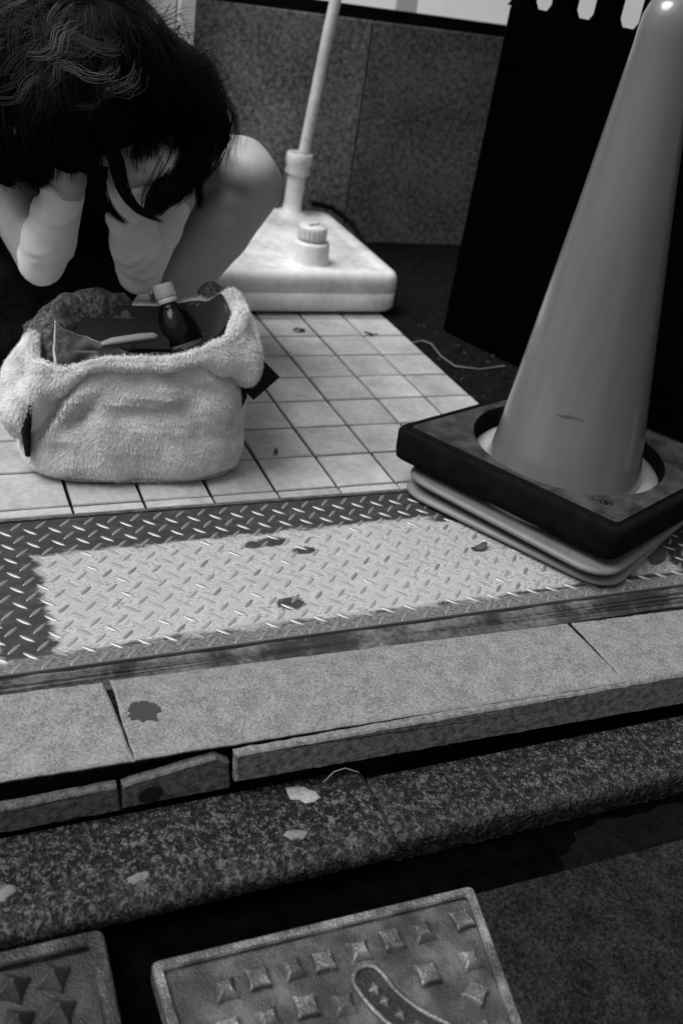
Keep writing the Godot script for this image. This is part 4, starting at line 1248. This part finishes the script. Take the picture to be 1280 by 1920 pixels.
func hair(t: Node3D) -> void:
	var hc := U(-1.98, 5.0, 2.75)
	caps = [
		[hc + U(-0.08, 0, 0), hc + U(-0.2, 0.12, 0.1), 0.104, 0.102],
		[U(-1.75, 5.05, 2.6), U(-1.05, 4.72, 2.4), 0.085, 0.074],
		[U(-1.0, 4.75, 2.4), U(-0.55, 4.38, 2.3), 0.074, 0.06],
		[U(-2.2, 4.75, 3.2), U(-1.95, 4.7, 3.25), 0.075, 0.06],
		[U(-2.3, 5.0, 3.0), U(-2.85, 4.6, 3.35), 0.1, 0.065],
		[U(-2.9, 4.9, 2.6), U(-3.6, 4.4, 2.6), 0.11, 0.08],
		[U(-3.4, 4.6, 2.8), U(-3.25, 4.05, 3.1), 0.08, 0.05],
		[U(-1.4, 4.82, 2.95), U(-0.95, 4.45, 2.98), 0.066, 0.045],
		[U(-2.5, 5.3, 1.8), U(-3.3, 4.9, 1.6), 0.11, 0.09],
		[U(-1.9, 5.2, 1.9), U(-1.6, 4.6, 1.3), 0.1, 0.07],
	]
	var f := Field.new(U(-5.0, 3.2, 0.4), U(0.4, 6.6, 4.4), 0.0085)
	for c in caps: f.cap(c[0], c[1], c[2] - 0.006, c[3] - 0.006, 0.03)
	var base := mat(0.004, 0.7, 0.15)
	var top := obj("hair", bodies([f]), base, t)
	var hm := mat(1.0, 0.55, 0.18); hm.vertex_color_use_as_albedo = true
	var st := Strands.new()
	var crown := hc + U(-0.1, 0.95, 0.35)
	var cd := (crown - hc).normalized()
	var e1 := cd.cross(Vector3.BACK).normalized(); var e2 := cd.cross(e1)
	var cl := {}
	for i in 4200:
		if i % 14 == 0:
			var az := rng.randf() * TAU
			var po := acos(1.0 - rng.randf() * 0.95)
			cl.rd = (cd * cos(po) + (e1 * cos(az) + e2 * sin(az)) * sin(po)).normalized()
			cl.p = hc + cl.rd * 0.14
			if (i / 14) % 3 == 0:
				var c: Array = caps[rng.randi_range(1, 9)]
				cl.p = c[0].lerp(c[1], rng.randf() * 0.7) + Vector3(rng.randfn(), rng.randf_range(0.2, 1.2), rng.randfn()).normalized() * (c[2] + 0.02)
			cl.n = rng.randi_range(9, 17)
			cl.ph = rng.randf() * TAU
			cl.lift = rng.randf_range(0.001, 0.008)
		var rd: Vector3 = (cl.rd + Vector3(rng.randfn(), rng.randfn(), rng.randfn()) * 0.035).normalized()
		var p: Vector3 = cl.p + Vector3(rng.randfn(), rng.randfn(), rng.randfn()) * 0.0055
		for k in 3: p -= hg(p) * (hd(p) - 0.003)
		var g := hg(p)
		var flow := (rd - cd * rd.dot(cd)).normalized()
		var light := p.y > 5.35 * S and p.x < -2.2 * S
		var tn := rng.randf_range(0.0012, 0.005) * (rng.randf_range(1.5, 6.0) if light else 1.0)  # upper left strands paler: sky sheen put into their colour
		var steps: int = cl.n + rng.randi_range(-1, 1) if not light else rng.randi_range(7, 12)
		var pts := PackedVector3Array(); var nr := PackedVector3Array()
		var lift: float = cl.lift + rng.randf_range(0.0, 0.002) + (0.014 * absf(rng.randfn()) if rng.randf() < 0.12 else 0.0)
		var ph: float = cl.ph + rng.randfn() * 0.15
		var sp := U(0.13, 0, 0).x
		for k in steps:
			pts.append(p); nr.append(g)
			var dir := (flow * (1.0 - 0.05 * k) + Vector3(0, -0.5 - 0.06 * k, 0.0) + Vector3(sin(ph + k * 0.7), 0, cos(ph + k * 0.6)) * (0.22 if not light else 0.6)).normalized()
			p += dir * sp
			var dd := hd(p)
			if dd > 0.03 and k > 8: break
			if dd < lift or k < 7:
				g = hg(p)
				p -= g * (dd - lift)
			flow = (flow * 0.7 + dir * 0.3).normalized()
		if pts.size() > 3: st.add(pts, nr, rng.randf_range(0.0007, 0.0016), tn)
	# flyaway waves over the back of the head, sky sheen painted as lighter tone
	var fc := {}
	for i in 960:
		var c: Array = caps[[8, 5, 4, 8, 5][(i / 12) % 5]]
		if i % 12 == 0: fc.p = c[0].lerp(c[1], rng.randf() * 1.1) + Vector3(rng.randfn() * 0.6 - 0.2, rng.randf_range(0.3, 1.2), rng.randfn() * 0.8 + 0.4).normalized() * (c[2] + 0.02)
		if i % 12 == 0: fc.ph = rng.randf() * TAU; fc.f = rng.randfn(); fc.l = rng.randf_range(0.003, 0.018); fc.t = 0.006 + 0.1 * pow(rng.randf(), 2.0)
		var p: Vector3 = fc.p + Vector3(rng.randfn(), rng.randfn(), rng.randfn()) * 0.0045
		for k in 3: p -= hg(p) * (hd(p) - 0.008)
		if p.y < 5.1 * S: continue
		var g := hg(p)
		var pts := PackedVector3Array(); var nr := PackedVector3Array()
		var ph: float = fc.ph + rng.randfn() * 0.12
		var fl := Vector3(-0.9, -0.25, 0.35 + 0.5 * fc.f).normalized()
		var lift: float = fc.l + rng.randf_range(0.0, 0.004)
		for k in 12:
			pts.append(p); nr.append((g + Vector3.UP * 0.5).normalized())
			p += (fl + Vector3(sin(ph + k * 0.75), cos(ph * 1.7 + k * 0.4), sin(ph * 3 + k * 0.5)) * 0.55).normalized() * 0.0085
			var dd := hd(p)
			g = hg(p)
			if dd < lift: p -= g * (dd - lift) * 0.7
		st.add(pts, nr, rng.randf_range(0.0004, 0.0008), fc.t * rng.randf_range(0.5, 1.3))
	# stray curls along the outline
	for i in 160:
		var az := rng.randf() * TAU
		var rd := (cd + (e1 * cos(az) + e2 * sin(az)) * rng.randf_range(0.2, 1.4)).normalized()
		var p := hc + rd * 0.14
		for k in 3: p -= hg(p) * (hd(p) - 0.004)
		var g := hg(p)
		var pts := PackedVector3Array(); var nr := PackedVector3Array()
		var ph := rng.randf() * TAU
		var fl := (rd - cd * rd.dot(cd)).normalized()
		for k in 12:
			pts.append(p); nr.append(g)
			p += (fl + g * (0.7 - 0.09 * k) + Vector3(sin(ph + k * 0.4), cos(ph * 2 + k * 0.5), sin(ph * 3 + k * 0.3)) * 0.35 + Vector3.DOWN * 0.05 * k).normalized() * 0.0085
		st.add(pts, nr, 0.00055, rng.randf_range(0.004, 0.03))
	obj("strands", st.mesh(), hm, top)
	# loose locks that hang in front of the forearms
	var locks := [
		[[U(-2.75, 4.6, 3.5), U(-2.7, 4.3, 3.78), U(-2.62, 4.1, 3.85), U(-2.5, 4.0, 3.85)], 0.03, 260],
		[[U(-3.15, 4.6, 3.5), U(-3.1, 4.3, 3.75), U(-3.05, 4.0, 3.75), U(-2.98, 3.8, 3.7)], 0.034, 260],
		[[U(-3.55, 4.7, 3.3), U(-3.55, 4.4, 3.6), U(-3.5, 4.1, 3.65), U(-3.45, 3.85, 3.6)], 0.04, 260],
		[[U(-2.5, 4.5, 3.75), U(-2.41, 4.2, 3.95), U(-2.33, 3.82, 3.98), U(-2.17, 3.52, 3.98), U(-1.9, 3.32, 3.95)], 0.011, 90],
		[[U(-2.3, 4.5, 3.75), U(-2.14, 4.22, 3.95), U(-2.03, 3.86, 3.98), U(-1.8, 3.56, 3.96), U(-1.42, 3.36, 3.9)], 0.014, 130],
		[[U(-0.82, 4.38, 3.2), U(-1.0, 4.16, 3.58), U(-1.26, 3.9, 3.8), U(-1.5, 3.62, 3.86), U(-1.55, 3.44, 3.86)], 0.04, 560],
		[[U(-0.75, 4.35, 2.95), U(-0.82, 4.1, 3.35), U(-1.05, 3.82, 3.62), U(-1.3, 3.55, 3.72)], 0.026, 220],
		[[U(-0.78, 4.3, 2.8), U(-0.71, 3.98, 2.95), U(-0.65, 3.64, 2.95), U(-0.6, 3.28, 2.92)], 0.008, 70],
		[[U(-2.9, 4.5, 3.5), U(-2.85, 4.2, 3.7), U(-2.72, 4.02, 3.72), U(-2.6, 3.95, 3.72)], 0.026, 160],
		[[U(-3.3, 4.3, 3.3), U(-3.25, 4.0, 3.45), U(-3.1, 3.75, 3.4), U(-3.0, 3.6, 3.3)], 0.032, 180],
		[[U(-3.8, 4.4, 2.9), U(-3.75, 4.0, 3.1), U(-3.55, 3.7, 3.2), U(-3.4, 3.6, 3.2)], 0.035, 160],
	]
	for L in locks:
		var ls := Strands.new()
		var P: Array = L[0]
		for i in int(L[2]):
			var o: Vector3 = Vector3(rng.randfn(), rng.randfn() * 0.5, rng.randfn()) * L[1] * 0.42
			var o2 := Vector3(rng.randfn(), 0, rng.randfn()) * 0.004
			var pts := PackedVector3Array(); var nr := PackedVector3Array()
			var stop := rng.randf_range(0.8, 1.0)
			for k in 13:
				var u := k / 12.0 * stop * (P.size() - 1)
				var a := mini(int(u), P.size() - 2)
				var fr := u - a
				var q: Vector3 = P[maxi(a - 1, 0)].cubic_interpolate(P[a + 1], P[maxi(a - 1, 0)], P[mini(a + 2, P.size() - 1)], 0.0)
				q = P[a].cubic_interpolate(P[a + 1], P[maxi(a - 1, 0)], P[mini(a + 2, P.size() - 1)], fr)
				var tp := 1.0 - 0.75 * pow(k / 12.0, 1.6)
				pts.append(q + o * tp + o2 * (k / 12.0))
				nr.append((Vector3(-0.3, 0.4, 1.0) + o.normalized() * 0.6).normalized())
			ls.add(pts, nr, rng.randf_range(0.001, 0.002), rng.randf_range(0.0012, 0.004))
		obj("lock", ls.mesh(), hm, top)
	# two curls above the temple, their highlight painted as a pale tone
	for c in [[0.0, 26], [0.17, 30]]:
		var ls := Strands.new()
		for i in int(c[1]):
			var o := Vector3(rng.randfn(), rng.randfn(), rng.randfn()) * 0.0018
			var pts := PackedVector3Array(); var nr := PackedVector3Array()
			for k in 12:
				var a := -0.5 + k / 11.0 * 2.5
				var q := U(-2.62 + c[0] - 0.36 * cos(a - 0.6) * 0.9, 5.62 - 0.36 * sin(a - 0.6) * 1.05, 3.25 + 0.35 * (k / 11.0))
				pts.append(q + o); nr.append(Vector3(-0.3, 0.6, 0.8).normalized())
			ls.add(pts, nr, 0.0009, rng.randf_range(0.03, 0.12))
		obj("curl", ls.mesh(), hm, top)

# ------------------------------------------------------------------ small things on the ground
func litter() -> void:
	# wire
	tag(obj("wire", tube([U(4.95, 0.0, 0.42), U(5.2, 0.05, 0.42), U(5.33, 0.05, 0.6), U(5.26, 0.03, 1.2), U(5.32, 0.03, 1.72), U(5.8, 0.03, 1.9), U(6.2, 0.03, 1.82), U(6.46, 0.035, 1.79)], [0.0012, 0.0014, 0.0014, 0.0014, 0.0014, 0.0014, 0.0016, 0.0026], 8), mat(0.16, 0.4)), "thin pale wire curling on the dark ground beside the tiles", "wire")
	# dark gum trodden into the kerb and the facing stone
	var spots := [["gum_spot", U(-2.95, 0.004, 10.24), 0.17, 0.02, "dark ragged gum stain on the pale kerb stone", 0], ["gum_spot", U(-3.02, -0.42, 11.0), 0.13, 0.012, "round dark stain on the low facing stone under the kerb", 1]]
	for i in 2:
		var s: Array = spots[i]
		var p := PackedVector2Array()
		for k in 110:
			var a := TAU * k / 110
			var r: float = s[2] * S * (1.0 + (0.5 if i == 0 else 0.1) * nz_of(62, 1.1, 5).get_noise_2d(cos(a) + 3, sin(a)))
			p.append(Vector2(cos(a) * r, sin(a) * r * 0.95))
		var o := obj(s[0], slab(p, [Vector2(0, -0.001), Vector2(0.0005, 0.0007)]), mat([0.05, 0.018][i], 0.7, 0.2), null, s[1])
		if i == 1: o.basis = Basis(Vector3.RIGHT, PI / 2)
		tag(o, s[4], "stain")
	# dry leaf scraps
	var lf := [[2.65, -0.3, 0.5, "dark curled leaf scrap on the tile in front of the sign stand"], [4.2, -0.05, 0.1, "flat dark leaf scrap near the right edge of the tiles"], [0.36, 4.85, 1.2, "tiny dark crumb of leaf on the tile right of the bag"], [2.42, 7.95, 0.3, "torn dark leaf on the white paint close to the left side of the cone stack"], [5.1, 8.6, 0.9, "dark clump of wet leaf on the plate at the right of the cone stack"]]
	for i in lf.size():
		var f: Array = lf[i]
		var m := Soup.new()
		var sc: float = [0.17, 0.16, 0.09, 0.15, 0.3][i] * S
		var rows := []
		for k in 7:
			var u := k / 6.0
			var w := sc * 0.42 * sin(PI * (0.06 + 0.88 * u))
			var r := PackedVector3Array()
			for j in 5:
				var v := j / 4.0 - 0.5
				r.append(Vector3((u - 0.5) * 2 * sc, 0.0012 + absf(v) * 0.006 + 0.003 * sin(u * 5 + i), v * 2 * w + 0.25 * sc * sin(u * 2.5)))
			rows.append(r)
		var o := obj("leaf", m.loft(rows, false, false, 0, false), mat(0.05, 0.7), null, U(f[0], 0.004, f[1]))
		o.rotation.y = f[2]
		tag(o, f[3], "leaf")
	tag(obj("twig", tube([U(-1.15, -0.58, 11.14), U(-1.0, -0.54, 11.06), U(-0.86, -0.53, 11.05), U(-0.72, -0.56, 11.12)], [0.0004, 0.0009, 0.0008, 0.0003], 6), mat(0.3, 0.5)), "small pale curved twig at the back of the gutter stone", "twig")
